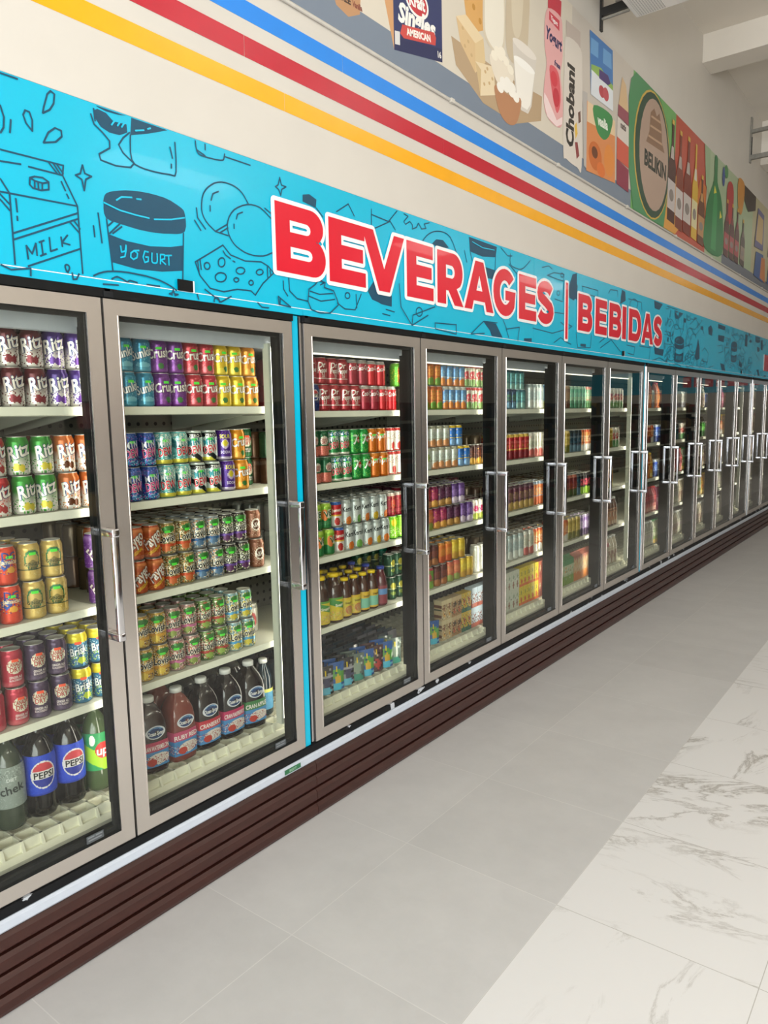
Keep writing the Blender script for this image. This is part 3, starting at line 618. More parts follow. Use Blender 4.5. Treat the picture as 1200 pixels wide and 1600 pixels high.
('L',[(4.334,2.379),(4.313,2.256),(4.204,2.26)]),
('L',[(4.32,2.413),(4.32,2.411),(4.319,2.408),(4.318,2.406),(4.316,2.404),(4.314,2.402),(4.311,2.401),(4.308,2.4),(4.304,2.399),(4.301,2.398),(4.298,2.398),(4.294,2.398),(4.291,2.398),(4.288,2.399),(4.286,2.4),(4.284,2.402),(4.283,2.404),(4.281,2.405),(4.281,2.407),(4.281,2.409),(4.282,2.412),(4.283,2.414),(4.285,2.416),(4.287,2.418),(4.29,2.419),(4.293,2.42),(4.297,2.421),(4.3,2.422),(4.303,2.422),(4.307,2.422),(4.31,2.422),(4.313,2.421),(4.315,2.42),(4.317,2.418),(4.318,2.416),(4.32,2.415),(4.32,2.413)]),
('L',[(4.27,2.302),(4.27,2.299),(4.269,2.297),(4.267,2.294),(4.265,2.292),(4.263,2.29),(4.26,2.289),(4.257,2.288),(4.254,2.287),(4.251,2.286),(4.248,2.286),(4.244,2.286),(4.241,2.286),(4.238,2.287),(4.236,2.289),(4.234,2.291),(4.232,2.293),(4.231,2.295),(4.231,2.297),(4.231,2.299),(4.233,2.302),(4.234,2.304),(4.236,2.306),(4.238,2.308),(4.24,2.31),(4.243,2.311),(4.247,2.312),(4.25,2.313),(4.253,2.313),(4.257,2.313),(4.26,2.313),(4.263,2.312),(4.265,2.31),(4.267,2.308),(4.269,2.306),(4.27,2.304),(4.27,2.302)]),
('F',[(4.458,2.436),(4.523,2.455),(4.53,2.29),(4.424,2.309),(4.405,2.358)]),
('F',[(2.467,2.065),(2.513,2.053),(2.584,2.05),(2.586,2.096),(2.469,2.12)]),
('L',[(2.636,2.151),(2.646,2.056),(2.727,1.984),(2.735,2.029),(2.912,2.083)]),
('L',[(2.727,1.984),(2.855,2.04)]),
('L',[(2.812,2.051),(2.812,2.048),(2.811,2.044),(2.809,2.041),(2.807,2.038),(2.804,2.035),(2.8,2.033),(2.796,2.031),(2.791,2.03),(2.787,2.029),(2.783,2.029),(2.779,2.03),(2.775,2.031),(2.772,2.033),(2.769,2.035),(2.767,2.037),(2.765,2.04),(2.764,2.043),(2.764,2.046),(2.764,2.049),(2.765,2.053),(2.767,2.056),(2.769,2.059),(2.773,2.062),(2.776,2.064),(2.78,2.066),(2.784,2.067),(2.788,2.068),(2.792,2.068),(2.796,2.067),(2.8,2.066),(2.803,2.064),(2.807,2.062),(2.809,2.06),(2.811,2.057),(2.812,2.054),(2.812,2.051)]),
('L',[(2.456,2.401),(2.57,2.395),(2.631,2.449)]),
('L',[(2.476,2.351),(2.582,2.398),(2.617,2.37)]),
('L',[(2.911,2.011),(3.096,2.018),(3.095,1.974),(2.913,1.984),(2.911,2.011)]),
('L',[(3.231,1.984),(3.28,2.013),(3.357,2.057),(3.499,2.061)]),
('F',[(3.357,2.057),(3.49,2.056),(3.564,1.982),(3.445,1.987),(3.427,2.016)]),
('L',[(3.231,1.984),(3.365,1.998)]),
('L',[(3.563,2.08),(3.601,2.038),(3.748,2.059),(3.729,1.985),(3.68,1.954),(3.63,1.996),(3.601,2.038)]),
('L',[(2.542,2.035),(2.602,2.03)]),
('L',[(2.518,2.015),(2.571,2.012)]),
('F',[(2.47,1.966),(2.544,1.972),(2.54,1.954),(2.473,1.949)]),
('L',[(3.914,2.068),(4.174,2.059),(4.393,2.101),(4.292,2.134)]),
('L',[(4.124,2.178),(4.34,2.189),(4.414,2.237)]),
('F',[(3.81,2.004),(3.905,2.011),(3.905,1.982),(3.811,1.981)]),
('F',[(4.004,1.974),(4.141,1.978),(4.118,1.956),(4.016,1.953)]),
('L',[(4.199,2.006),(4.295,2.043),(4.371,2.022),(4.448,2.012)]),
('L',[(2.656,1.963),(2.658,1.948)]),
('L',[(3.297,1.972),(3.305,1.948)]),
('L',[(4.392,2.132),(4.457,2.122),(4.406,2.102)]),
('L',[(4.027,2.416),(4.117,2.438),(4.164,2.426)]),
('F',[(4.479,2.434),(4.538,2.376),(4.526,2.319),(4.485,2.281),(4.416,2.29),(4.396,2.326),(4.426,2.384)]),
('F',[(5.319,2.447),(5.382,2.439),(5.397,2.38),(5.29,2.344),(5.297,2.394)]),
('L',[(4.609,2.384),(4.625,2.342),(4.868,2.346),(4.872,2.388),(4.609,2.384)]),
('L',[(5.061,2.392),(5.093,2.42),(5.231,2.43),(5.233,2.387)]),
('L',[(5.655,2.382),(5.654,2.375),(5.651,2.368),(5.645,2.362),(5.637,2.356),(5.626,2.351),(5.614,2.346),(5.601,2.342),(5.586,2.339),(5.572,2.337),(5.557,2.336),(5.543,2.336),(5.529,2.337),(5.517,2.339),(5.506,2.343),(5.497,2.347),(5.491,2.352),(5.487,2.358),(5.485,2.364),(5.486,2.37),(5.489,2.377),(5.495,2.383),(5.503,2.389),(5.513,2.394),(5.524,2.399),(5.537,2.403),(5.551,2.407),(5.566,2.409),(5.581,2.41),(5.596,2.41),(5.61,2.409),(5.622,2.407),(5.633,2.403),(5.642,2.399),(5.649,2.394),(5.653,2.388),(5.655,2.382)]),
('L',[(5.452,2.399),(5.727,2.403),(5.752,2.338)]),
('F',[(6.029,2.449),(6.249,2.444),(6.161,2.39),(6.048,2.392)]),
('L',[(6.345,2.439),(6.646,2.44),(6.59,2.48)]),
('L',[(6.765,2.238),(6.764,2.223),(6.759,2.207),(6.75,2.192),(6.737,2.179),(6.72,2.166),(6.7,2.156),(6.678,2.148),(6.653,2.143),(6.628,2.14),(6.603,2.14),(6.578,2.142),(6.555,2.147),(6.534,2.154),(6.515,2.164),(6.5,2.175),(6.489,2.188),(6.481,2.202),(6.477,2.217),(6.478,2.232),(6.482,2.247),(6.491,2.261),(6.504,2.274),(6.52,2.286),(6.539,2.296),(6.561,2.304),(6.585,2.31),(6.609,2.314),(6.634,2.315),(6.659,2.313),(6.682,2.308),(6.704,2.301),(6.724,2.291),(6.74,2.28),(6.752,2.267),(6.761,2.253),(6.765,2.238)]),
('L',[(6.571,2.284),(6.571,2.272),(6.567,2.259),(6.56,2.247),(6.55,2.236),(6.537,2.226),(6.522,2.218),(6.505,2.211),(6.487,2.207),(6.468,2.204),(6.449,2.204),(6.43,2.206),(6.413,2.21),(6.397,2.216),(6.383,2.223),(6.371,2.232),(6.362,2.242),(6.356,2.254),(6.353,2.266),(6.354,2.278),(6.357,2.29),(6.364,2.302),(6.374,2.313),(6.386,2.323),(6.4,2.331),(6.416,2.337),(6.434,2.342),(6.453,2.345),(6.472,2.345),(6.491,2.344),(6.509,2.34),(6.525,2.334),(6.54,2.327),(6.552,2.318),(6.561,2.308),(6.568,2.296),(6.571,2.284)]),
('F',[(6.839,2.39),(6.911,2.389),(6.915,2.355),(6.844,2.352)]),
('L',[(6.844,2.349),(6.84,2.29),(6.753,2.206),(6.749,2.098)]),
('L',[(6.927,2.351),(6.965,2.268),(7.028,2.225)]),
('L',[(7.04,2.353),(7.207,2.416),(7.4,2.35),(7.227,2.271),(7.044,2.322),(7.191,2.317),(7.393,2.399)]),
('F',[(7.654,2.371),(7.749,2.404),(7.823,2.367),(7.798,2.305),(7.676,2.313)]),
('F',[(8.022,2.439),(8.318,2.437),(8.302,2.396),(8.029,2.396)]),
('F',[(8.04,2.331),(8.297,2.34),(8.27,2.275),(8.048,2.278)]),
('F',[(9.238,2.428),(9.35,2.427),(9.358,2.295),(9.238,2.298)]),
('F',[(7.321,2.246),(7.376,2.166),(7.389,2.067),(7.287,2.046),(7.223,2.076)]),
('F',[(10.081,2.415),(10.186,2.422),(10.215,2.304),(10.106,2.308)]),
('F',[(8.157,2.059),(8.307,2.057),(8.396,1.986),(8.243,1.99)]),
('F',[(6.063,2.088),(6.309,2.088),(6.29,2.036),(6.081,2.039)]),
('L',[(6.641,2.074),(6.64,2.063),(6.635,2.052),(6.626,2.042),(6.614,2.033),(6.598,2.025),(6.58,2.018),(6.56,2.013),(6.537,2.009),(6.515,2.007),(6.492,2.007),(6.47,2.009),(6.449,2.012),(6.43,2.017),(6.414,2.023),(6.4,2.031),(6.39,2.04),(6.383,2.05),(6.38,2.06),(6.381,2.07),(6.386,2.08),(6.394,2.09),(6.406,2.099),(6.421,2.107),(6.438,2.114),(6.458,2.119),(6.48,2.124),(6.502,2.126),(6.524,2.126),(6.547,2.125),(6.568,2.122),(6.588,2.117),(6.605,2.111),(6.62,2.103),(6.631,2.094),(6.638,2.084),(6.641,2.074)]),
('L',[(6.463,2.067),(6.463,2.065),(6.462,2.062),(6.46,2.06),(6.457,2.058),(6.453,2.056),(6.449,2.055),(6.445,2.054),(6.44,2.053),(6.435,2.052),(6.43,2.052),(6.425,2.052),(6.42,2.053),(6.415,2.054),(6.411,2.055),(6.408,2.057),(6.406,2.059),(6.405,2.062),(6.404,2.064),(6.404,2.066),(6.405,2.069),(6.407,2.071),(6.41,2.073),(6.413,2.075),(6.417,2.076),(6.422,2.077),(6.427,2.078),(6.432,2.079),(6.437,2.079),(6.442,2.079),(6.447,2.078),(6.451,2.077),(6.455,2.076),(6.458,2.074),(6.46,2.072),(6.462,2.069),(6.463,2.067)]),
('L',[(6.617,2.053),(6.617,2.051),(6.616,2.048),(6.614,2.046),(6.611,2.044),(6.607,2.042),(6.603,2.04),(6.598,2.039),(6.593,2.038),(6.588,2.037),(6.583,2.037),(6.577,2.038),(6.572,2.039),(6.568,2.04),(6.564,2.041),(6.561,2.043),(6.559,2.045),(6.557,2.047),(6.556,2.049),(6.556,2.051),(6.557,2.054),(6.559,2.056),(6.562,2.058),(6.566,2.06),(6.57,2.062),(6.575,2.063),(6.58,2.064),(6.585,2.065),(6.59,2.065),(6.596,2.065),(6.601,2.064),(6.605,2.063),(6.609,2.061),(6.612,2.059),(6.614,2.057),(6.616,2.055),(6.617,2.053)]),
('L',[(6.815,2.133),(7.12,2.183),(7.162,2.089),(6.858,2.01),(6.815,2.133)]),
('L',[(7.023,2.082),(7.023,2.079),(7.021,2.077),(7.019,2.074),(7.016,2.072),(7.012,2.07),(7.007,2.068),(7.002,2.067),(6.997,2.066),(6.991,2.065),(6.985,2.065),(6.979,2.066),(6.973,2.067),(6.968,2.068),(6.964,2.069),(6.96,2.071),(6.957,2.073),(6.956,2.076),(6.955,2.078),(6.955,2.08),(6.957,2.083),(6.959,2.085),(6.962,2.087),(6.966,2.089),(6.97,2.091),(6.975,2.092),(6.981,2.093),(6.987,2.094),(6.993,2.094),(6.999,2.094),(7.004,2.093),(7.009,2.092),(7.013,2.09),(7.017,2.088),(7.02,2.086),(7.022,2.084),(7.023,2.082)]),
('L',[(7.461,2.138),(7.552,2.177),(7.689,2.134),(7.669,2.047),(7.442,2.053)]),
('L',[(8.021,2.223),(8.2,2.243),(8.248,2.182),(8.068,2.154)]),
('L',[(7.71,1.996),(7.911,2.022)]),
('L',[(6.395,1.96),(6.501,1.904),(6.696,2.003)]),
('L',[(6.019,1.987),(6.198,2.017),(6.392,1.989)]),
('L',[(4.521,2.085),(4.553,1.997),(4.76,2.01),(4.772,2.092)]),
('F',[(4.595,2.025),(4.684,2.028),(4.685,2.01),(4.596,2.009)]),
('L',[(4.915,2.055),(5.077,2.114)]),
('L',[(4.933,2.02),(5.113,2.08)]),
('L',[(5.113,2.092),(5.312,2.017)]),
('L',[(5.438,2.07),(5.612,2.067),(5.597,2.007),(5.461,2.013)]),
('L',[(5.712,2.08),(5.966,2.082),(5.951,1.997)]),
('L',[(8.604,2.372),(8.846,2.409),(9.025,2.373),(8.864,2.314),(8.604,2.372)]),
('L',[(9.628,2.155),(9.628,2.149),(9.625,2.142),(9.619,2.136),(9.61,2.13),(9.599,2.125),(9.586,2.121),(9.571,2.118),(9.555,2.115),(9.539,2.114),(9.523,2.114),(9.506,2.115),(9.491,2.117),(9.477,2.12),(9.464,2.124),(9.453,2.129),(9.445,2.135),(9.44,2.141),(9.437,2.147),(9.437,2.153),(9.44,2.159),(9.445,2.165),(9.453,2.171),(9.464,2.176),(9.477,2.181),(9.491,2.184),(9.507,2.187),(9.523,2.188),(9.539,2.188),(9.556,2.187),(9.572,2.185),(9.587,2.182),(9.6,2.178),(9.611,2.173),(9.619,2.167),(9.625,2.161),(9.628,2.155)]),
('L',[(9.109,2.131),(9.109,2.121),(9.105,2.111),(9.098,2.101),(9.087,2.092),(9.073,2.084),(9.057,2.077),(9.039,2.072),(9.019,2.069),(8.998,2.067),(8.977,2.067),(8.956,2.069),(8.936,2.072),(8.918,2.077),(8.901,2.084),(8.888,2.092),(8.878,2.101),(8.871,2.11),(8.867,2.12),(8.867,2.13),(8.87,2.14),(8.877,2.15),(8.887,2.159),(8.901,2.166),(8.917,2.173),(8.935,2.178),(8.955,2.182),(8.975,2.184),(8.996,2.184),(9.017,2.182),(9.037,2.179),(9.055,2.174),(9.072,2.168),(9.086,2.16),(9.097,2.151),(9.105,2.141),(9.109,2.131)]),
('L',[(9.134,2.272),(9.281,2.22)]),
('L',[(9.807,2.249),(10.031,2.174)])]
_nx = [0]
def bump_x(x):
    _nx[0] += 1
    return x + (_nx[0] % 40) * 0.00002
def stroke(m, pts, wd, x, mi):
    for k in range(len(pts) - 1):
        (a, b), (c, d) = pts[k], pts[k + 1]; l = math.hypot(c - a, d - b)
        if l < 1e-5: continue
        ux, uz = (c - a) / l, (d - b) / l; h = wd / 2
        a, b, c, d = a - ux * h * 0.6, b - uz * h * 0.6, c + ux * h * 0.6, d + uz * h * 0.6
        x_ = bump_x(x); o = len(m.v); m.v += [(x_, a + uz * h, b - ux * h), (x_, c + uz * h, d - ux * h), (x_, c - uz * h, d + ux * h), (x_, a - uz * h, b + ux * h)]
        m.face([o, o + 1, o + 2, o + 3], (1, 1, 1, 1), mi)
def fill(m, pts, x, mi, col=(1, 1, 1, 1)):
    o = len(m.v); m.v += [(x, a, b) for a, b in pts]
    for t_ in tessellate_polygon([[Vector((a, b, 0)) for a, b in pts]]): m.face([o + i for i in t_], col, mi)
def clip(pts, lo=1.99, hi=2.452):
    return [(a, min(max(b, lo), hi)) for a, b in pts]
art = MB()
def draw(strokes, dy=0.0, dz=0.0):
    for k, pts in strokes:
        p = [(a + dy, b + dz) for a, b in pts]
        zs = [b for _, b in p]
        if max(zs) < 1.968 or min(zs) > 2.452: continue
        if k == 'F':
            q = clip(p)
            if max(b for _, b in q) - min(b for _, b in q) > 0.006: fill(art, q, bump_x(0.0003), 0)
        else:
            seg = []
            for a, b in p + [(0, 99)]:
                if 1.966 < b < 2.45: seg.append((a, b))
                else:
                    if len(seg) > 1: stroke(art, seg, 0.0047, 0.0040 if min(q[1] for q in seg) < 1.99 else (0.0012 if k == 'L' else 0.0021), 0 if k == 'L' else 1)
                    seg = []
draw(STROKES)
near = [s for s in STROKES if max(a for a, _ in s[1]) < 2.35]
draw(near, -1.44, 0.02); draw(near, 5.35, -0.03); draw(near, 7.35, 0.06)
draw([s for s in STROKES if 2.3 < min(a for a, _ in s[1]) < 4.6], 6.55, 0.0)
link('line_drawing', art.mesh('line_drawing', [MT['navy'], MT['teal']]), SIGN, label='dark blue food doodles printed on the teal')

# letters: outlines in cap-height units
def arc(cx, cy, rx, ry, a0, a1, n=14): return [(cx + rx * math.cos(math.radians(a0 + (a1 - a0) * i / n)), cy + ry * math.sin(math.radians(a0 + (a1 - a0) * i / n))) for i in range(n + 1)]
def band(cl, wd):
    L_, R_ = [], []
    for i, (x, y) in enumerate(cl):
        a = cl[max(i - 1, 0)]; b = cl[min(i + 1, len(cl) - 1)]; l = math.hypot(b[0] - a[0], b[1] - a[1]); nx, ny = -(b[1] - a[1]) / l, (b[0] - a[0]) / l
        L_.append((x + nx * wd / 2, y + ny * wd / 2)); R_.append((x - nx * wd / 2, y - ny * wd / 2))
    return L_ + R_[::-1]
def glyph(ch, w):
    t, a = 0.30, 0.235
    if ch == 'I': return [[(0, 0), (w, 0), (w, 1), (0, 1)]]
    if ch == 'E':
        return [[(0, 0), (w, 0), (w, a), (t, a), (t, 0.39), (w * .93, 0.39), (w * .93, 0.61), (t, 0.61), (t, 1 - a), (w * .98, 1 - a), (w * .98, 1), (0, 1)]]
    if ch == 'B':
        o = [(0, 0)] + arc(w - .30, .285, .30, .285, -90, 75) + arc(w - .335, .745, .29, .255, -60, 90) + [(0, 1)]
        return [o, [(t, .22)] + arc(w - .40, .305, .10, .085, -90, 90, 6) + [(t, .39)], [(t, .60)] + arc(w - .43, .69, .10, .085, -90, 90, 6) + [(t, .775)]]
    if ch == 'D':
        return [[(0, 0)] + arc(w - .50, .5, .50, .5, -90, 90) + [(0, 1)], [(t, .24)] + arc(w - .52, .5, .215, .26, -90, 90) + [(t, .76)]]
    if ch == 'R':
        return [[(0, 0), (t, 0), (t, .27), (w * .42, .27), (w * .66, 0), (w, 0), (w * .73, .33)] + arc(w - .37, .64, .34, .36, -45, 90) + [(0, 1)],
                [(t, .51)] + arc(w - .44, .635, .12, .125, -90, 90, 8) + [(t, .76)]]
    if ch == 'A':
        return [[(0, 0), (.29, 0), (w * .5 - .24, .19), (w * .5 + .24, .19), (w - .29, 0), (w, 0), (w * .5 + .16, 1), (w * .5 - .16, 1)], [(w * .5 - .13, .40), (w * .5 + .13, .40), (w * .5, .735)]]
    if ch == 'V':
        return [[(w * .5 - .15, 0), (w * .5 + .15, 0), (w, 1), (w - .30, 1), (w * .5, .37), (.30, 1), (0, 1)]]
    if ch == 'G':
        r = .51
        o = arc(w * .5, .5, w * .5, r, 42, 325, 22); i_ = arc(w * .5, .5, w * .5 - .28, r - .245, 42, 312, 22)
        return [o + [(w * .96, .55), (w * .52, .55), (w * .52, .345), (w * .96 - .27, .345)] + i_[::-1]]
    if ch == 'S':
        cl = arc(w * .5, .70, w * .5 - .14, .19, 25, 200, 9) + [(w * .30, .585), (w * .52, .515), (w * .70, .44)] + arc(w * .49, .305, w * .5 - .13, .19, 35, -158, 10)
        return [band(cl, .25)]
    return []
def curve_mesh(polys, off, ext, mt, sc):
    cu = bpy.data.curves.new('c', 'CURVE'); cu.dimensions = '2D'; cu.fill_mode = 'BOTH'; cu.extrude = ext / 2; cu.offset = off
    for p in polys:
        sp = cu.splines.new('POLY'); sp.points.add(len(p) - 1); sp.use_cyclic_u = True
        for q, (a, b) in zip(sp.points, p): q.co = (a * sc[0], b * sc[1], 0, 1)
    ob = bpy.data.objects.new('c', cu); me = bpy.data.meshes.new_from_object(ob)
    bpy.data.objects.remove(ob); bpy.data.curves.remove(cu)
    me.transform(Matrix(((0, 0, 1, 0), (1, 0, 0, 0), (0, 1, 0, 0), (0, 0, 0, 1)))); me.materials.clear(); me.materials.append(mt)
    return me
def rnd_outline(polys, sc, d, n=8):
    """outer outline grown by d with rounded corners (first polygon only); holes shrink"""
    out = []
    for k, p in enumerate(polys):
        q = [(a * sc[0], b * sc[1]) for a, b in p]
        ar = sum(q[i][0] * q[(i + 1) % len(q)][1] - q[(i + 1) % len(q)][0] * q[i][1] for i in range(len(q)))
        if ar < 0: q = q[::-1]
        s = 1 if k == 0 else -1; o = []
        for i in range(len(q)):
            a, b, c = q[i - 1], q[i], q[(i + 1) % len(q)]
            l1 = math.hypot(b[0] - a[0], b[1] - a[1]) or 1e-6; l2 = math.hypot(c[0] - b[0], c[1] - b[1]) or 1e-6
            n1 = ((b[1] - a[1]) / l1, -(b[0] - a[0]) / l1); n2 = ((c[1] - b[1]) / l2, -(c[0] - b[0]) / l2)
            cr = n1[0] * n2[1] - n1[1] * n2[0]; t1 = math.atan2(n1[1], n1[0]); t2 = math.atan2(n2[1], n2[0])
            if s > 0 and cr > 0.05:
                while t2 < t1: t2 += 2 * PI
                for j in range(5): tt = t1 + (t2 - t1) * j / 4; o.append((b[0] + d * math.cos(tt), b[1] + d * math.sin(tt)))
            else:
                mx, my = n1[0] + n2[0], n1[1] + n2[1]; l = math.hypot(mx, my) or 1e-6; f = d * s / max(0.35, l / 2) / l
                o.append((b[0] + mx * f, b[1] + my * f))
        out.append(o)
    return out
LET = [('B', 1.905, .258), ('E', 2.185, .218), ('V', 2.385, .285), ('E', 2.690, .205), ('R', 2.930, .225), ('A', 3.168, .282), ('G', 3.452, .250), ('E', 3.736, .208), ('S', 3.955, .222),
       ('|', 4.347, .030), ('B', 4.538, .228), ('E', 4.822, .200), ('B', 5.070, .228), ('I', 5.322, .074), ('D', 5.456, .262), ('A', 5.738, .262), ('S', 6.012, .218)]
for k, (ch, y0, wd) in enumerate(LET):
    if ch == '|': H, z0, polys = 0.335, 2.038, [[(0, 0), (wd / .335, 0), (wd / .335, 1), (0, 1)]]
    else:
        H, z0 = (0.236, 2.105) if k < 9 else (0.226, 2.106)
        polys = glyph(ch, wd / H)
    red = curve_mesh(polys, 0, 0.002, MT['red'], (H, H))
    o = link('letter', red, SIGN, (0.0066 + k * 0.0001, y0, z0), label='red letter with white edge')
    link('letter_outline', curve_mesh(rnd_outline(polys, (H, H), 0.0155 if k < 9 else 0.014), 0, 0.002, MT['whitev'], (1, 1)), o, (-0.0021, 0, 0), label='white edge')
for k, (yy, zz, big) in enumerate(((1.478, 1.998, 1.0), (5.34, 2.0, 0.6), (9.08, 1.998, 0.6))):
    c = thing('sign_clip', ['small black clip on the teal sign edge above the second door', 'small black clip on the teal sign edge near the end of the lettering', 'small black clip furthest along the teal sign edge'][k], 'clip', (0.0, yy, zz))
    boxes('clip_body', [MT['black']], c, (0.004, 0.010, 0.0, 0.055 * big, -0.012, 0.022)); boxes('clip_edge', [MT['whitev']], c, (0.004, 0.0105, 0.0551 * big, 0.06 * big, -0.014, 0.022))
# red framed notice at the far end of the fascia
t = thing('red_notice_board', 'red notice at the far end of the teal sign', 'notice', (0.0035, 10.30, 2.06))
boxes('notice_sheet', [MT['redt']], t, (0, 0.004, 0.0, 0.9, 0.0, 0.20)); boxes('notice_border', [MT['whitev']], t, (0, 0.005, -0.012, -0.0005, 0.0, 0.20))

# ---------------------------------------------------------------- three stripes, mural, conduit
for nm, mt, zb, h, lb, cuts in (('adhesive_stripe', 'yellow', 2.655, 0.060, 'yellow tape stripe, lowest of three on the wall', (1.98, 4.9, 7.6)), ('adhesive_stripe', 'redt', 2.772, 0.066, 'dark red tape stripe, middle of three on the wall', (1.80, 3.0, 6.3, 7.35)),
                         ('adhesive_stripe', 'blue', 2.889, 0.060, 'blue tape stripe, uppermost of three on the wall', (2.30, 4.7, 7.7))):
    t = thing(nm, lb, 'wall stripe', (-0.0028, 0, zb)); cs = (-1.0,) + cuts + (14.2,)
    for a, b in zip(cs, cs[1:]):
        boxes('tape_length', [MT[mt]], t, (0, 0.0012, a + 0.0012, b - 0.0012, 0.0, h))
MUR = thing('printed_mural_banner', 'long printed banner of groceries high on the wall above the stripes', 'banner', (0, 0, 0))
MX = -0.0026
_mx = [0]
def rounded(p):
    o = []; n = len(p)
    for i in range(n):
        for k in range(4):
            t = k / 4; o.append(tuple(.5 * (2 * b + (c_ - a) * t + (2 * a - 5 * b + 4 * c_ - d) * t * t + (-a + 3 * b - 3 * c_ + d) * t ** 3) for a, b, c_, d in zip(p[i - 1], p[i], p[(i + 1) % n], p[(i + 2) % n])))
    return o
def mpart(name, *layers, label=None):
    """one printed picture: layers of ('F', colour, points) or ('T', colour, text, centre, cap height, tilt, max width, shear, rotation)"""
    m = MB(); 
    for i, q in enumerate(layers):
        _mx[0] += 1; x = MX + 0.0016 + 0.00003 * _mx[0]
        if q[0] == 'S': fill(m, rounded(q[2]), x, 0, lin(q[1]))
        elif q[0] == 'F': fill(m, q[2], x, 0, lin(q[1]))
        elif q[0] == 'O': fill(m, arc(q[2][0], q[2][1], q[3][0], q[3][1], 0, 360, 28)[:-1], x, 0, lin(q[1]))
        else:
            _, colr, txt, (cy, cz), h, mw, sh, rot = q
            put_text(m, txt, h, lambda s, t, x=x, cy=cy, cz=cz: (x, cy + s, cz + t), lin(colr), rot, 0.045, sh, 1.0, 0, mw)
    o = link(name, m.mesh(name, [MT['mural']]), MUR)
    if label: o['label'] = label
    return o
mb = MB(); zs = [3.030, 3.42, 3.82, 3.952]
for a, b, colr in ((-1.0, 2.0, 'd9cfbe'), (2.0, 4.4, 'd6ccba'), (4.4, 5.45, 'c9bfb2'), (5.45, 6.45, '6fa860'), (6.45, 7.42, 'b8503a'), (7.42, 9.35, 'a8b894'), (9.35, 14.2, 'b9b08a')):
    mb.box(MX, MX + 0.0015, a, b, 3.030, 3.952, lin(colr))
link('banner_sheet', mb.mesh('banner_sheet', [MT['mural']]), MUR)
mpart('printed_band', ('F', '76818f', [(-1, 3.031), (5.45, 3.031), (5.45, 3.150), (-1, 3.145)]), ('F', '6c7079', [(8.05, 3.031), (14, 3.031), (14, 3.14), (8.05, 3.12)]), label='slate band along the foot of the print')
mpart('printed_cup', ('F', 'b98b62', [(2.20, 3.45), (2.245, 3.16), (2.27, 3.115), (2.34, 3.10), (2.41, 3.135), (2.44, 3.45)]), ('T', '3d2a20', 'SUGAR', (2.34, 3.195), .024, .15, 0, .05), ('T', '3d2a20', 'FREE', (2.32, 3.158), .024, .09, 0, .05), ('T', '7c3a2c', 'Vanilla', (2.395, 3.160), .020, .06, 0, .05))
mpart('printed_cheese_box', ('F', 'cf9a68', [(2.52, 3.93), (2.571, 3.251), (2.631, 3.086), (2.63, 3.93)]), ('F', '26305f', [(2.62, 3.93), (2.631, 3.086), (2.996, 3.161), (2.986, 3.93)]),
      ('F', '1d2450', [(2.631, 3.086), (2.996, 3.161), (2.993, 3.215), (2.634, 3.15)]),
      ('F', 'f2efe8', arc(2.80, 3.335, .088, .062, 0, 360, 24)[:-1]), ('F', 'c22f37', arc(2.80, 3.335, .076, .050, 0, 360, 24)[:-1]), ('T', 'f5f2ea', 'Kraft', (2.80, 3.335), .045, .12, 0, .12),
      ('T', 'f2efe6', 'Singles', (2.80, 3.262), .072, .29, .25, .10), ('F', 'c8453f', [(2.675, 3.165), (2.69, 3.205), (2.93, 3.262), (2.945, 3.245), (2.94, 3.212), (2.70, 3.155)]),
      ('T', 'f7efe4', 'AMERICAN', (2.81, 3.208), .026, .21, 0, .20), ('T', 'e8e4da', '16', (2.972, 3.185), .024, .03, 0, .15), ('F', 'd6d4d0', [(2.637, 3.11), (2.672, 3.118), (2.672, 3.17), (2.637, 3.162)]))
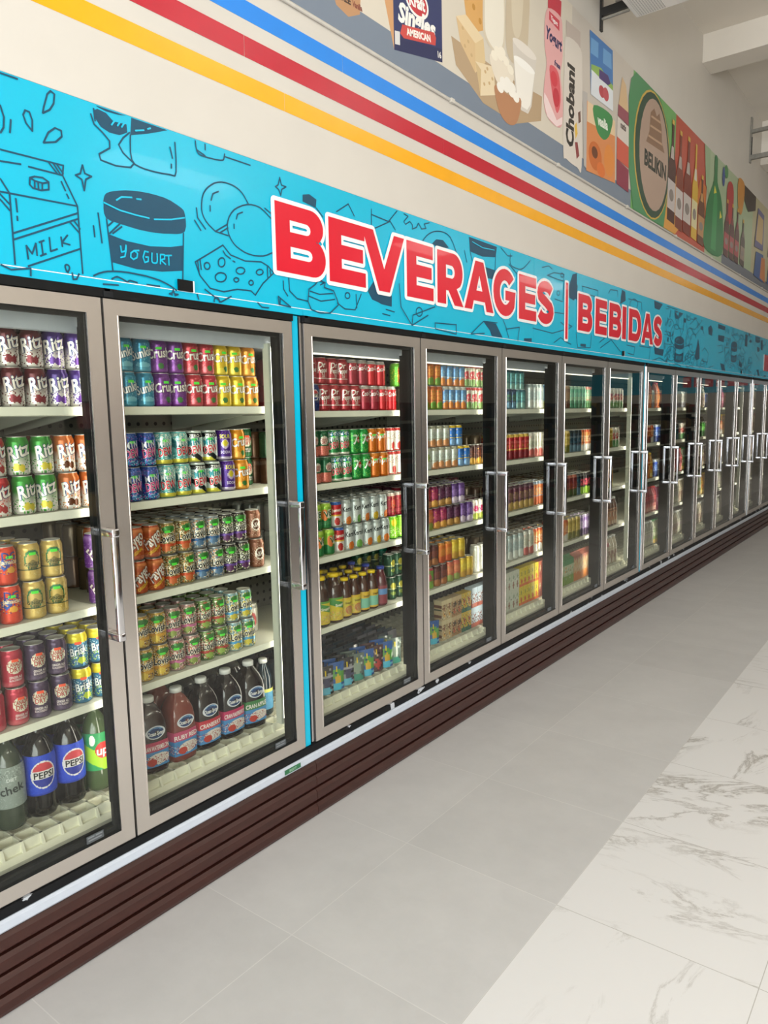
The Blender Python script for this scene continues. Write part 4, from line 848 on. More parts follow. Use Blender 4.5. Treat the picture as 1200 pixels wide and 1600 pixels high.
mpart('printed_dairy', ('F', 'b59a78', [(3.07, 3.30), (3.11, 3.19), (3.36, 3.10), (3.70, 3.10), (4.0, 3.20), (4.01, 3.33), (3.6, 3.3)]),
      ('F', 'd9a55e', [(3.15, 3.95), (3.15, 3.62), (3.20, 3.44), (3.30, 3.40), (3.36, 3.43), (3.37, 3.95)]), ('F', 'e8c88c', [(3.16, 3.95), (3.17, 3.66), (3.30, 3.60), (3.31, 3.95)]), ('F', 'e6cfa6', [(3.113, 3.40), (3.20, 3.44), (3.362, 3.395), (3.285, 3.345)]),
      ('F', 'd8b888', [(3.113, 3.40), (3.285, 3.345), (3.285, 3.213), (3.15, 3.30)]), ('F', 'dcc090', [(3.285, 3.345), (3.362, 3.395), (3.382, 3.291), (3.285, 3.213)]), ('F', 'e6d2ae', [(3.285, 3.265), (3.463, 3.30), (3.484, 3.174), (3.333, 3.125)]), ('F', 'cfb486', [(3.285, 3.265), (3.333, 3.125), (3.34, 3.245)]),
      *[('O', 'c9a878', q, (.010, .008)) for q in ((3.17, 3.37), (3.22, 3.33), (3.25, 3.28), (3.19, 3.30), (3.38, 3.25), (3.42, 3.21), (3.40, 3.27), (3.45, 3.24), (3.37, 3.19))], *[('O', 'c08a3a', q, (.014, .014)) for q in ((3.21, 3.52), (3.27, 3.50), (3.33, 3.46))],
      ('S', 'd8cbb2', [(3.40, 3.95), (3.365, 3.70), (3.355, 3.46), (3.39, 3.395), (3.50, 3.37), (3.575, 3.44), (3.58, 3.65), (3.54, 3.95)]), ('S', 'ece4d2', [(3.41, 3.76), (3.38, 3.64), (3.375, 3.47), (3.40, 3.41), (3.49, 3.385), (3.56, 3.45), (3.565, 3.64), (3.53, 3.77)]),
      ('S', 'c9b89c', [(3.61, 3.95), (3.59, 3.65), (3.60, 3.42), (3.72, 3.39), (3.82, 3.46), (3.835, 3.95)]), ('S', 'd6c8ae', [(3.66, 3.93), (3.65, 3.60), (3.70, 3.52), (3.76, 3.60), (3.78, 3.93)]),
      ('F', 'd6cdc0', [(3.66, 3.49), (3.695, 3.24), (3.76, 3.185), (3.84, 3.19), (3.88, 3.24), (3.935, 3.50)]), ('F', 'f2ece0', [(3.675, 3.42), (3.71, 3.25), (3.77, 3.205), (3.83, 3.207), (3.868, 3.245), (3.915, 3.42)]), ('O', 'e6ddd0', (3.797, 3.50), (.138, .026)), ('O', 'f7f3ea', (3.795, 3.42), (.122, .022)),
      ('S', 'e9ddc8', [(3.42, 3.34), (3.46, 3.27), (3.52, 3.235), (3.62, 3.25), (3.677, 3.323), (3.63, 3.345), (3.50, 3.36)]), *[('O', 'f3e9d4', q, (.034, .022)) for q in ((3.47, 3.355), (3.53, 3.375), (3.59, 3.37), (3.64, 3.345), (3.55, 3.40), (3.50, 3.385))],
      ('S', 'b5805a', [(3.475, 3.22), (3.49, 3.15), (3.54, 3.095), (3.62, 3.075), (3.70, 3.10), (3.745, 3.17), (3.75, 3.24), (3.6, 3.215)]), *[('O', 'f4eee2', q, (.036, .024)) for q in ((3.53, 3.225), (3.59, 3.245), (3.65, 3.24), (3.70, 3.23), (3.61, 3.275), (3.56, 3.26), (3.66, 3.265))])
mpart('printed_yoghurt_bottle', ('F', 'c43a48', [(4.07, 3.90), (4.07, 3.81), (4.24, 3.825), (4.245, 3.91)]), ('S', 'e3a9a6', [(4.075, 3.81), (4.032, 3.72), (4.035, 3.60), (4.06, 3.52), (4.032, 3.40), (4.03, 3.31), (4.075, 3.245), (4.20, 3.225), (4.275, 3.26), (4.28, 3.40), (4.245, 3.52), (4.27, 3.62), (4.265, 3.75), (4.235, 3.825)]),
      ('S', 'd95b62', [(4.10, 3.52), (4.13, 3.40), (4.20, 3.30), (4.25, 3.38), (4.215, 3.52)]), ('F', 'f0d6d2', [(4.035, 3.36), (4.08, 3.34), (4.20, 3.26), (4.275, 3.30), (4.275, 3.26), (4.2, 3.225), (4.075, 3.245), (4.03, 3.31)]), ('F', 'cc4350', [(4.085, 3.80), (4.22, 3.80), (4.22, 3.745), (4.085, 3.755)]), ('T', 'f6e9e4', 'Yogurt', (4.152, 3.775), .022, .10, 0, -.05), ('T', '2c2a58', 'Yogurt', (4.155, 3.68), .062, .21, .2, -.02), ('T', '2c2a58', 'fresa', (4.20, 3.56), .028, .10, .2, -.02), ('O', 'd23a46', (4.16, 3.47), (.045, .04)), ('O', 'c42f3e', (4.19, 3.38), (.045, .05)))
mpart('printed_drink_bottle', ('F', 'bfb0a4', [(4.311, 3.84), (4.319, 3.753), (4.522, 3.76), (4.516, 3.85)]), ('S', 'd9cfc2', [(4.32, 3.752), (4.295, 3.64), (4.295, 3.13), (4.34, 3.085), (4.50, 3.075), (4.568, 3.10), (4.555, 3.62), (4.522, 3.758)]),
      ('T', '2b2620', 'Chobani', (4.385, 3.395), .105, .46, 0, PI / 2), ('F', 'e2b84a', [(4.45, 3.30), (4.48, 3.33), (4.50, 3.27), (4.47, 3.23)]), ('F', '8a3a3a', [(4.46, 3.21), (4.50, 3.22), (4.53, 3.15), (4.49, 3.12)]), ('F', '6d4a3c', [(4.50, 3.39), (4.535, 3.41), (4.545, 3.35), (4.51, 3.33)]))
mpart('printed_pouch', ('F', '3f78b5', [(4.659, 3.917), (5.043, 3.931), (5.073, 3.565), (4.692, 3.554)]), ('F', '8fb356', [(4.69, 3.73), (4.85, 3.76), (5.06, 3.72), (5.062, 3.68), (4.69, 3.68)]), ('F', 'dfe2e4', [(4.695, 3.70), (5.062, 3.69), (5.073, 3.565), (4.692, 3.554)]), ('F', '6aa0d0', [(4.68, 3.88), (4.80, 3.89), (4.80, 3.80), (4.68, 3.79)]), ('F', '6aa0d0', [(4.88, 3.89), (5.02, 3.90), (5.03, 3.81), (4.88, 3.80)]),
      ('F', '4a3470', [(4.82, 3.745), (4.97, 3.755), (5.02, 3.72), (4.97, 3.695), (4.82, 3.69)]), ('O', 'b8424a', (4.87, 3.625), (.05, .035)), ('O', 'c25058', (4.94, 3.63), (.05, .04)))
mpart('printed_pouch', ('F', 'b9b2ab', [(4.56, 3.535), (4.64, 3.545), (4.65, 3.10), (4.60, 3.11)]), ('F', 'd98a52', [(4.633, 3.50), (5.11, 3.515), (5.135, 3.125), (4.64, 3.09)]), ('F', 'e6c8a0', [(4.64, 3.50), (5.11, 3.515), (5.115, 3.42), (4.64, 3.38)]), ('S', '3e8a4c', [(4.74, 3.505), (5.05, 3.53), (5.03, 3.42), (4.96, 3.36), (4.88, 3.345), (4.79, 3.38)]), ('T', 'e9eede', 'vaalia', (4.895, 3.445), .055, .20, 0, .05),
      ('O', 'c86a2c', (4.78, 3.21), (.11, .085)), ('O', 'e08a3a', (5.02, 3.24), (.09, .10)), ('O', '6a3a1c', (4.77, 3.23), (.05, .035)), ('O', 'd9702c', (4.88, 3.15), (.07, .045)))
mpart('printed_juice_bottle', ('F', 'd6b58a', [(5.225, 3.83), (5.30, 3.80), (5.36, 3.64), (5.17, 3.64)]), ('F', '96505a', [(5.165, 3.64), (5.36, 3.64), (5.365, 3.555), (5.16, 3.565)]), ('F', 'd9cfc4', [(5.15, 3.56), (5.375, 3.55), (5.38, 3.42), (5.152, 3.43)]), ('F', 'cc5a44', [(5.152, 3.43), (5.38, 3.42), (5.385, 3.28), (5.155, 3.29)]), ('F', '8a2f44', [(5.155, 3.29), (5.386, 3.27), (5.394, 3.12), (5.164, 3.13)]), ('T', '55433c', 'natis', (5.265, 3.525), .040, .17, 0, 0))
dc = (5.905, 3.49)
mpart('printed_bottle_cap', ('F', '4d8c5c', [(5.36, 3.75), (5.40, 3.88), (5.50, 3.95), (6.02, 3.95), (6.24, 3.80), (6.36, 3.45), (6.30, 3.10), (6.22, 3.032), (5.50, 3.032), (5.385, 3.30)]), ('O', 'c9a545', (5.895, 3.49), (.42, .452)), ('O', '2f4a38', (5.90, 3.49), (.40, .44)), ('O', 'b09684', (5.93, 3.50), (.335, .395)),
      ('F', '8a6a52', [(5.735, 3.555), (5.80, 3.64), (5.82, 3.78), (5.90, 3.83), (5.96, 3.79), (6.02, 3.83), (6.08, 3.74), (6.10, 3.64), (6.17, 3.58)]), ('F', 'b9977a', [(5.78, 3.60), (6.11, 3.62), (6.10, 3.635), (5.785, 3.615)]), ('F', 'b9977a', [(5.82, 3.68), (6.08, 3.70), (6.075, 3.715), (5.82, 3.695)]), ('F', 'b9977a', [(5.83, 3.75), (6.06, 3.765), (6.05, 3.78), (5.84, 3.765)]),
      ('T', '2a2f26', 'BELIKIN', (5.965, 3.445), .105, .54, 0, 0), label='round green beer emblem')
def pbottle(y0, y1, z0, z1, glass_c, lab_c, neck, name='printed_beer_bottle'):
    w_ = y1 - y0; c = (y0 + y1) / 2; n = w_ * .14; h = z1 - z0
    mpart(name, ('F', glass_c, [(y0, z0), (y1, z0 - .01), (y1, z0 + h * .55), (c + n, z0 + h * .76), (c + n, z1), (c - n, z1), (c - n, z0 + h * .76), (y0, z0 + h * .55)]), ('F', lab_c, [(y0, z0 + h * .12), (y1, z0 + h * .11), (y1, z0 + h * .40), (y0, z0 + h * .41)]), ('F', neck, [(c - n * 1.6, z0 + h * .62), (c + n * 1.6, z0 + h * .62), (c + n, z0 + h * .74), (c - n, z0 + h * .74)]),
          ('F', 'cfa84a', [(c - n * 1.1, z1 - .035), (c + n * 1.1, z1 - .035), (c + n * 1.1, z1), (c - n * 1.1, z1)]), ('O', '8a8078', (c, z0 + h * .26), (w_ * .30, h * .06)))
mpart('printed_backdrop', ('F', 'd89a44', [(6.20, 3.032), (6.50, 3.032), (6.62, 3.10), (6.55, 3.5), (6.32, 3.45)])); mpart('printed_backdrop', ('F', 'c9742e', [(7.05, 3.40), (7.20, 3.62), (7.38, 3.60), (7.40, 3.35)])); mpart('printed_backdrop', ('F', '9ab088', [(7.30, 3.95), (7.50, 3.95), (7.50, 3.55), (7.38, 3.62)]))
pbottle(6.275, 6.475, 3.11, 3.885, '4a2a22', 'c2b8b4', 'b9aea6'); pbottle(6.49, 6.69, 3.09, 3.86, '7c3a28', 'c9c0ba', 'b0a69c'); pbottle(6.71, 6.93, 3.09, 3.875, '7a3424', 'c6bcb4', 'b5aaa0'); pbottle(6.955, 7.13, 3.09, 3.875, 'd2a93a', 'd9cfa0', 'd8d0c4'); pbottle(7.16, 7.37, 3.08, 3.67, '6a4028', 'b98a5a', 'c2955c')
mpart('printed_green_bottle', ('S', '2f7a45', [(7.40, 3.08), (8.03, 3.10), (8.03, 3.44), (7.93, 3.62), (7.78, 3.73), (7.76, 3.93), (7.66, 3.93), (7.65, 3.72), (7.50, 3.55), (7.40, 3.35)]), ('F', '3f9456', [(7.62, 3.10), (7.80, 3.10), (7.80, 3.55), (7.72, 3.72), (7.66, 3.55)]), ('F', 'd8cf4a', [(7.66, 3.60), (7.76, 3.63), (7.68, 3.68)]), ('F', 'd8cf4a', [(7.90, 3.42), (7.99, 3.45), (7.91, 3.50)]))
mpart('printed_paint_splash', ('S', 'b23a3a', [(8.20, 3.45), (8.15, 3.75), (8.28, 3.85), (8.42, 3.78), (8.40, 3.50)]), ('S', 'c98a3c', [(8.60, 3.95), (8.62, 3.70), (8.75, 3.62), (8.85, 3.72), (8.88, 3.95)]), ('O', '3d4f8a', (8.0, 3.83), (.05, .09)), ('O', '4a8a4c', (8.1, 3.90), (.07, .06)))
for q in (8.10, 8.32, 8.54): pbottle(q, q + .19, 3.12, 3.66, '5a3632', 'a8474a', '8a3a3c', 'printed_cola_bottle')
pbottle(8.80, 9.00, 3.13, 3.60, '584a40', '9a8676', '7a6a5c', 'printed_cola_bottle')
mpart('printed_ground', ('F', '40342c', [(8.88, 3.95), (9.45, 3.95), (9.45, 3.80), (9.1, 3.72), (8.9, 3.8)]))
for y0 in (9.47, 10.22, 11.1):
    mpart('printed_snack_bag', ('F', '5d5a86', [(y0, 3.42), (y0 + .12, 3.86), (y0 + .46, 3.84), (y0 + .47, 3.44)]), ('F', 'c2a46a', [(y0 + .06, 3.50), (y0 + .14, 3.80), (y0 + .42, 3.78), (y0 + .42, 3.50)]))
    mpart('printed_snack_bag', ('F', '3c5c94', [(y0 + .03, 3.11), (y0 + .10, 3.38), (y0 + .50, 3.40), (y0 + .55, 3.09)]), ('F', 'c97a3a', [(y0 + .36, 3.12), (y0 + .40, 3.36), (y0 + .60, 3.37), (y0 + .66, 3.10)]))

t = thing('wall_conduit', 'thin pale conduit clipped along the foot of the printed banner', 'conduit', (0.004, 0, 3.018))
def tube_y(m, y0, y1, r, x=0, z=0, n=8):
    b = len(m.v)
    for yy in (y0, y1):
        for i in range(n): a = 2 * PI * i / n; m.v.append((x + r * math.cos(a), yy, z + r * math.sin(a)))
    for i in range(n): j = (i + 1) % n; m.face([b + i, b + j, b + n + j, b + n + i], smooth=True)
m = MB(); tube_y(m, -1.0, 14.2, 0.0065); link('conduit_run', m.mesh('conduit_run', [MT['conduit']]), t)
for k in range(9): boxes('conduit_clip', [MT['conduit']], t, (-0.007, 0.009, 1.9 + k * 1.15, 1.9 + k * 1.15 + 0.03, -0.009, 0.009))

# ---------------------------------------------------------------- wall units and brackets high up
t = thing('wall_air_unit', 'white ventilation unit with perforated underside held by a black bracket', 'air unit', (0, 0, 0))
u0x, u1x, u0y, u1y, uz = 0.185, 1.0, 3.9, 4.95, 4.03
boxes('casing', [MT['unit']], t, (u0x, u1x, u0y, u1y, uz, uz + 0.26), bev=0.012)
boxes('intake_grille', [MT['vent']], t, (u0x + 0.03, u0x + 0.19, u1y - 0.36, u1y - 0.03, uz - 0.004, uz - 0.0002)); boxes('intake_grille', [MT['vent']], t, (u0x + 0.03, u0x + 0.19, u1y - 0.74, u1y - 0.40, uz - 0.004, uz - 0.0002))
t2 = thing('mounting_bracket', 'black arm bracket fixed above the printed banner beside the ventilation unit', 'bracket', (-0.0026, 4.82, 4.02))
boxes('wall_plate', [MT['bracket']], t2, (0.0, 0.012, 0.0, 0.03, -0.05, 0.22)); boxes('arm', [MT['bracket']], t2, (0.012, 0.184, 0.0, 0.026, 0.035, 0.080)); boxes('arm', [MT['greym']], t2, (0.012, 0.184, 0.005, 0.02, 0.012, 0.022)); boxes('arm_pad', [MT['greym']], t2, (0.10, 0.184, -0.002, 0.028, 0.081, 0.095))
for k, (yy, zz) in enumerate(((9.05, 4.22), (11.3, 4.25))):
    t2 = thing('mounting_bracket', ['empty grey wall bracket with two arms near the far beam', 'grey wall bracket furthest along the upper wall'][k], 'bracket', (-0.0026, yy, zz))
    boxes('wall_plate', [MT['greym']], t2, (0.0, 0.015, 0.0, 0.05, 0.0, 0.46)); boxes('arm', [MT['greym']], t2, (0.015, 0.5, 0.005, 0.045, 0.03, 0.075)); boxes('arm', [MT['greym']], t2, (0.015, 0.42, 0.005, 0.045, 0.30, 0.335)); boxes('cable', [MT['bracket']], t2, (0.015, 0.022, 0.02, 0.027, 0.08, 0.26))

# ---------------------------------------------------------------- the opposite aisle, seen mirrored in the door glass
GOODS = ['6a2f35', '8a6a2a', '3a3f55', '4d5a3a', '7a4a2a', '54342c', '8c3a3a', '2f4a5a']
for k, y0 in enumerate((3.2, 6.8, 10.4, 14.0, 17.6)):
    t = thing('store_gondola', ORD[k + 1] + ' dark shelf unit across the aisle from the coolers', 'shelf unit', (3.3, y0, 0))
    boxes('base_deck', [MT['black']], t, (0.0, 0.9, 0.0, 3.5, 0.0, 0.14)); boxes('back_panel', [MT['black']], t, (0.42, 0.48, 0.0, 3.5, 0.14, 1.75))
    for z in (0.45, 0.80, 1.15, 1.50):
        boxes('shelf', [MT['black']], t, (0.05, 0.42, 0.0, 3.5, z, z + 0.025)); boxes('price_rail', [MT['shelf']], t, (0.04, 0.0499, 0.0, 3.5, z - 0.012, z + 0.025))
    g = MB()
    for z in (0.141, 0.476, 0.826, 1.176, 1.526):
        yy = 0.05
        while yy < 3.3:
            wd = random.uniform(0.09, 0.2); h = random.uniform(0.14, 0.24); g.box(0.07, 0.36, yy, yy + wd, z, z + h, lin(random.choice(GOODS))); yy += wd + 0.012
    o = link('shelved_groceries', g.mesh('shelved_groceries', [MT['label']]), None, (3.3, y0, 0), kind='stuff'); o['label'] = 'groceries filling the shelf unit across the aisle'
t = thing('far_wall_sign', 'teal sign panel on the far wall of the shop', 'sign', (0, 24.07, 2.1))
boxes('sign_panel', [MT['teal']], t, (0.2, 8.5, 0.0, 0.02, 0.0, 0.7))
for k in range(9): boxes('sign_block', [MT['red']], t, (2.0 + k * .32, 2.24 + k * .32, -0.02, -0.001, 0.18, 0.5))

# ---------------------------------------------------------------- stock: painted cans, bottles, cartons, pouches
KIND = dict(std=(.0310, .1085), slim=(.0262, .1180), tall=(.0315, .152), nect=(.0290, .1085))
CANP = [(.80, 0), (.93, .03), (1, .07), (1, .30), (1, .60), (1, .86), (.985, .885), (.90, .945), (.845, .975), (.845, 1.0)]
BOTP = {'soda': [(.55, 0), (.9, .03), (1, .08), (.97, .18), (1, .30), (1, .62), (.93, .72), (.70, .82), (.40, .90), (.29, .93), (.29, .955)],
        'juice': [(.75, 0), (.97, .02), (1, .06), (1, .30), (1, .57), (.98, .62), (.90, .70), (.72, .79), (.45, .875), (.33, .90), (.33, .93)],
        'tea': [(.8, 0), (1, .03), (1, .50), (.98, .58), (.86, .70), (.62, .80), (.50, .86), (.50, .90)],
        'slim': [(.85, 0), (1, .04), (1, .25), (1, .55), (.94, .68), (.60, .82), (.42, .90), (.42, .93)]}
def dens(prof, dz):
    out = [prof[0]]
    for a, b in zip(prof, prof[1:]):
        n = max(1, int(round((b[1] - a[1]) / dz)))
        for i in range(1, n + 1): out.append((a[0] + (b[0] - a[0]) * i / n, a[1] + (b[1] - a[1]) * i / n))
    return out
def mixc(a, b, t): return tuple(x + (y - x) * t for x, y in zip(a, b))
def paint(layers, th, z, rnd):
    c = (0.5, 0.5, 0.5, 1)
    for q in layers:
        k = q[0]
        if k == 'a': c = q[1]
        elif k == 'b':
            if q[1] <= z < q[2]: c = q[3]
        elif k == 'g':
            if q[1] <= z < q[2]: c = mixc(q[3], q[4], (z - q[1]) / (q[2] - q[1]))
        elif k == 'e':
            if ((th - q[1]) / q[3]) ** 2 + ((z - q[2]) / q[4]) ** 2 < 1: c = q[5]
        elif k == 'c':
            if q[5] <= z < q[6] and ((th - q[1]) / q[3]) ** 2 + ((z - q[2]) / q[4]) ** 2 < 1: c = q[7]
        elif k == 'd':
            if q[1] <= z + q[3] * th < q[2] and abs(th) < 1.5: c = q[4]
        elif k == 'n':
            if q[1] <= z < q[2] and rnd.random() < q[3]: c = rnd.choice(q[4])
    return c
def lathe(m, prof, r, h, nt, layers, rnd, mi=0, sq=0.0, z0=0.0):
    """turned surface with painted faces; front (angle 0) faces +x; sq squares the section"""
    b = len(m.v)
    for pr, pz in prof:
        for i in range(nt):
            a = 2 * PI * i / nt - PI; k = 1.0
            if sq: k = 1 - sq + sq / max(abs(math.cos(a)), abs(math.sin(a))) * 0.93
            m.v.append((r * pr * k * math.cos(a), r * pr * k * math.sin(a), z0 + h * pz))
    for j in range(len(prof) - 1):
        for i in range(nt):
            i2 = (i + 1) % nt; th = 2 * PI * (i + .5) / nt - PI; zz = (prof[j][1] + prof[j + 1][1]) / 2
            m.face([b + j * nt + i, b + j * nt + i2, b + (j + 1) * nt + i2, b + (j + 1) * nt + i], paint(layers, th, zz, rnd), mi, True)
    m.face([b + i for i in range(nt)][::-1], (.3, .3, .3, 1), mi)
    return b + (len(prof) - 1) * nt
def cap_lid(m, r, h, nt, mi):
    """recessed can end with tab"""
    b = len(m.v); rs = [(.845, 1.0), (.86, 1.012), (.82, 1.016), (.78, 1.0), (.74, .985), (0.001, .985)]
    for pr, pz in rs:
        for i in range(nt): a = 2 * PI * i / nt; m.v.append((r * pr * math.cos(a), r * pr * math.sin(a), h * pz))
    for j in range(len(rs) - 1):
        for i in range(nt): i2 = (i + 1) % nt; m.face([b + j * nt + i, b + j * nt + i2, b + (j + 1) * nt + i2, b + (j + 1) * nt + i], (1, 1, 1, 1), mi, True)
    m.box(-.004, .010, -.005, .005, h * .986, h * .998, mi=mi)
LIDS = {}
def lid_mesh(r, h):
    k = (r, h)
    if k not in LIDS:
        m = MB(); cap_lid(m, r, h, 28, 0); LIDS[k] = m.mesh('lid', [MT['lid']])
    return LIDS[k]
def tag_mesh(mt, r, h):
    m = MB(); n = 5
    for i in range(n + 1):
        a = -0.30 + 0.62 * i / n
        for z in (.70, .775): m.v.append(((r + .0007) * math.cos(a), (r + .0007) * math.sin(a), h * z))
    for i in range(n): m.face([2 * i, 2 * i + 2, 2 * i + 3, 2 * i + 1])
    return m.mesh('price_tag', [MT[mt]])
TAGS = {}
STY = {}
def C(h): return lin(h)
def lay(spec):
    """compact paint list: colours given as hex become rgba"""
    out = []
    for q in spec: out.append(tuple(lin(x) if isinstance(x, str) and len(x) == 6 and i else ([lin(y) for y in x] if isinstance(x, list) else x) for i, x in enumerate(q)))
    return out
def can(key, name, desc, spec, texts=(), kind='std', tag=None, hi=True):
    r, h = KIND[kind]; rnd = random.Random(key); m = MB()
    nt, dz = (52, .028) if hi else (34, .045)
    lathe(m, dens(CANP, dz), r, h, nt, lay(spec), rnd)
    for t in texts:
        txt, ch, z, col = t[:4]; rot = t[4] if len(t) > 4 else 0; sh = t[5] if len(t) > 5 else 0; bk = t[6] if len(t) > 6 else None; th = t[7] if len(t) > 7 else 0; mw = t[8] if len(t) > 8 else .062
        for off, cc, rr in (((.055, bk, .0004),) if bk else ()) + ((.022, col, .0007),):
            put_text(m, txt, ch, lambda s, q, rr=rr: ((r + rr) * math.cos(th + s / r), (r + rr) * math.sin(th + s / r), h * z + q), lin(cc), rot, off, sh, 1.0, 0, mw)
    kids = []
    if hi:
        kids.append(('lid', lid_mesh(r, h)))
        if tag:
            kt = (tag, r, h)
            if kt not in TAGS: TAGS[kt] = tag_mesh(tag, r, h)
            kids.append(('price_tag', TAGS[kt]))
    else: cap_lid(m, r, h, 16, 1)
    STY[key] = dict(name=name, desc=desc, me=m.mesh(name, [MT['print'], MT['lid']]), kids=kids, r=r, h=h * 1.016)
def bottle(key, name, desc, shape, r, h, spec, lab, texts, cap, sq=0.0, hi=True, tag=None):
    """lab = (z0, z1, paint list) wrapped as a separate label"""
    m = MB(); rnd = random.Random(key); pr = BOTP[shape]; nt = 36 if hi else 18
    top = pr[-1]; lathe(m, dens(pr, .05), r, h, nt, lay(spec), rnd, 0, sq)
    kids = []
    if lab:
        l = MB(); z0, z1, ls = lab[:3]; n = 44 if hi else 4
        def rad(z):
            for a, b in zip(pr, pr[1:]):
                if a[1] <= z <= b[1]: return a[0] + (b[0] - a[0]) * (z - a[1]) / max(1e-6, b[1] - a[1])
            return 1
        lathe(l, [(max(rad(z0 + (z1 - z0) * i / n), .9) + .012, z0 + (z1 - z0) * i / n) for i in range(n + 1)], r, h, nt * 4 if hi else nt, lay(ls), rnd, 0, sq); 
        l.f.pop(); l.c.pop(); l.m.pop(); l.sm.pop()
        for t in texts:
            txt, ch, z, col = t[:4]; rot = t[4] if len(t) > 4 else 0; sh = t[5] if len(t) > 5 else 0; mw = t[6] if len(t) > 6 else r * 1.6; R = r * (max(rad(z), .9) + .02) + .0006
            def fn(s, q, R=R, z=z):
                a = s / R; k = 1.0
                if sq: k = 1 - sq + sq / max(abs(math.cos(a)), abs(math.sin(a))) * 0.93
                return (R * k * math.cos(a), R * k * math.sin(a), h * z + q)
            put_text(l, txt, ch, fn, lin(col), rot, .02, sh, 1.0, 0, mw)
        kids.append(('label', l.mesh('label', [MT['label']])))
    if cap:
        k = MB(); cr = top[0] * 1.18; lathe(k, [(cr, top[1] - .012), (cr, top[1] + .045), (cr * .9, top[1] + .055), (.001, top[1] + .055)], r, h, 22, [('a', (1, 1, 1, 1))], rnd)
        kids.append(('bottle_cap', k.mesh('bottle_cap', [MT[cap]])))
    STY[key] = dict(name=name, desc=desc, me=m.mesh(name, [MT['gloss']]), kids=kids, r=r, h=h * (top[1] + .06))
def carton(key, name, desc, w, d, h, spec, gable=False, flap=None):
    m = MB(); rnd = random.Random(key); L_ = lay(spec); nz, ny = 14, 8
    for z in range(nz):
        za, zb = h * z / nz, h * (z + 1) / nz
        for yv in range(ny):
            ya, yb = -w / 2 + w * yv / ny, -w / 2 + w * (yv + 1) / ny; c = paint(L_, ((ya + yb) / w), (z + .5) / nz, rnd)
            b = len(m.v); m.v += [(d / 2, ya, za), (d / 2, yb, za), (d / 2, yb, zb), (d / 2, ya, zb)]; m.face([b, b + 1, b + 2, b + 3], c)
        for s in (-1, 1):
            c = paint(L_, 0.8 * s, (z + .5) / nz, rnd); b = len(m.v); m.v += [(-d / 2, s * w / 2, za), (d / 2, s * w / 2, za), (d / 2, s * w / 2, zb), (-d / 2, s * w / 2, zb)]
            m.face([b, b + 1, b + 2, b + 3] if s < 0 else [b + 3, b + 2, b + 1, b], c)
    c = paint(L_, 0, .99, rnd); b = len(m.v); m.v += [(-d / 2, -w / 2, 0), (-d / 2, w / 2, 0), (-d / 2, w / 2, h), (-d / 2, -w / 2, h), (d / 2, -w / 2, h), (d / 2, w / 2, h)]
    m.face([b + 1, b, b + 3, b + 2], c)
    if gable:
        t = h + w * .28; m.v += [(0, -w / 2, t), (0, w / 2, t), (0, -w / 2, t + .012), (0, w / 2, t + .012)]
        m.face([b + 4, b + 5, b + 7, b + 6], c); m.face([b + 2, b + 3, b + 6, b + 7], c); m.face([b + 3, b + 4, b + 6], c); m.face([b + 5, b + 2, b + 7], c); m.face([b + 6, b + 7, b + 9, b + 8], c)
    else: m.face([b + 3, b + 4, b + 5, b + 2], c)
    STY[key] = dict(name=name, desc=desc, me=m.mesh(name, [MT['label']]), kids=[], r=w / 2, h=h + (w * .28 + .012 if gable else 0))
def pouch(key, desc, spec, w=.080, h=.122):
    m = MB(); rnd = random.Random(key); L_ = lay(spec); nz, ny = 12, 8
    def P(i, j, s):
        u = i / ny * 2 - 1; t = j / nz; bulge = .016 * (1 - u * u) * (1 - t) ** .6 * (1 if t < .999 else 0) + .0012
        return (s * bulge, u * w / 2 * (1 - .06 * math.sin(t * PI)), t * h)
    for s in (1, -1):
        b = len(m.v); m.v += [P(i, j, s) for j in range(nz + 1) for i in range(ny + 1)]
        for j in range(nz):
            for i in range(ny):
                q = [b + j * (ny + 1) + i, b + j * (ny + 1) + i + 1, b + (j + 1) * (ny + 1) + i + 1, b + (j + 1) * (ny + 1) + i]
                m.face(q if s > 0 else q[::-1], paint(L_, (i + .5) / ny * 2 - 1, (j + .5) / nz, rnd), 0, True)
    st = MB(); st.box(.006, .0095, -.0025, .0025, 0, .105); sm = st.mesh('straw', [MT['capy']])
    STY['_s'] = sm
    STY[key] = dict(name='drink_pouch', desc=desc, me=m.mesh('drink_pouch', [MT['gloss']]), kids=[('straw', sm)], r=.0345, h=h)

# ---- soda cans of the first two doors
def ritz(key, desc, base, mid, fruit, tag=None):
    can(key, 'soda_can', desc, [('a', base), ('g', .30, .62, 'd9d4cc', base), ('b', .05, .30, 'd6d2ca'), ('n', .05, .45, .16, [mid, base]), ('e', -.15, .22, .28, .10, fruit), ('e', .35, .20, .26, .10, fruit), ('b', .0, .05, 'b9b5ae'), ('b', .93, 1.1, base)],
        [('Ritz', .037, .65, 'f3ece2', .32, .25, '28406a', .08, .070)], tag=tag)
ritz('rz_cherry', 'maroon soda can with white script', '5a1620', '7c3a40', '7c1c2a'); ritz('rz_grape', 'purple soda can with white script', '3f2470', '6a4a9a', '5a2d8a')
ritz('rz_cola', 'red soda can with white script', 'b3262c', 'c85a50', 'a02a2a'); ritz('rz_lime', 'green soda can with white script', '2f8a2e', '5aa64a', 'd2c23a'); ritz('rz_cream', 'orange-brown soda can with white script', 'b8622e', 'c98a5a', '5a3018')
can('gold', 'soda_can', 'gold soda can with green arch', [('a', 'cdb060'), ('n', .1, .9, .08, ['b8993f', 'dcc888']), ('e', 0, .58, .75, .26, '2f7a4a'), ('e', 0, .55, .62, .21, 'c9ad62'), ('b', .3, .33, '4a5a3a'), ('e', 0, .45, .4, .12, '8a7a44')], [('GINGER', .009, .46, '3f4a2a'), ('BEER', .009, .34, '3f4a2a')], tag='stg')
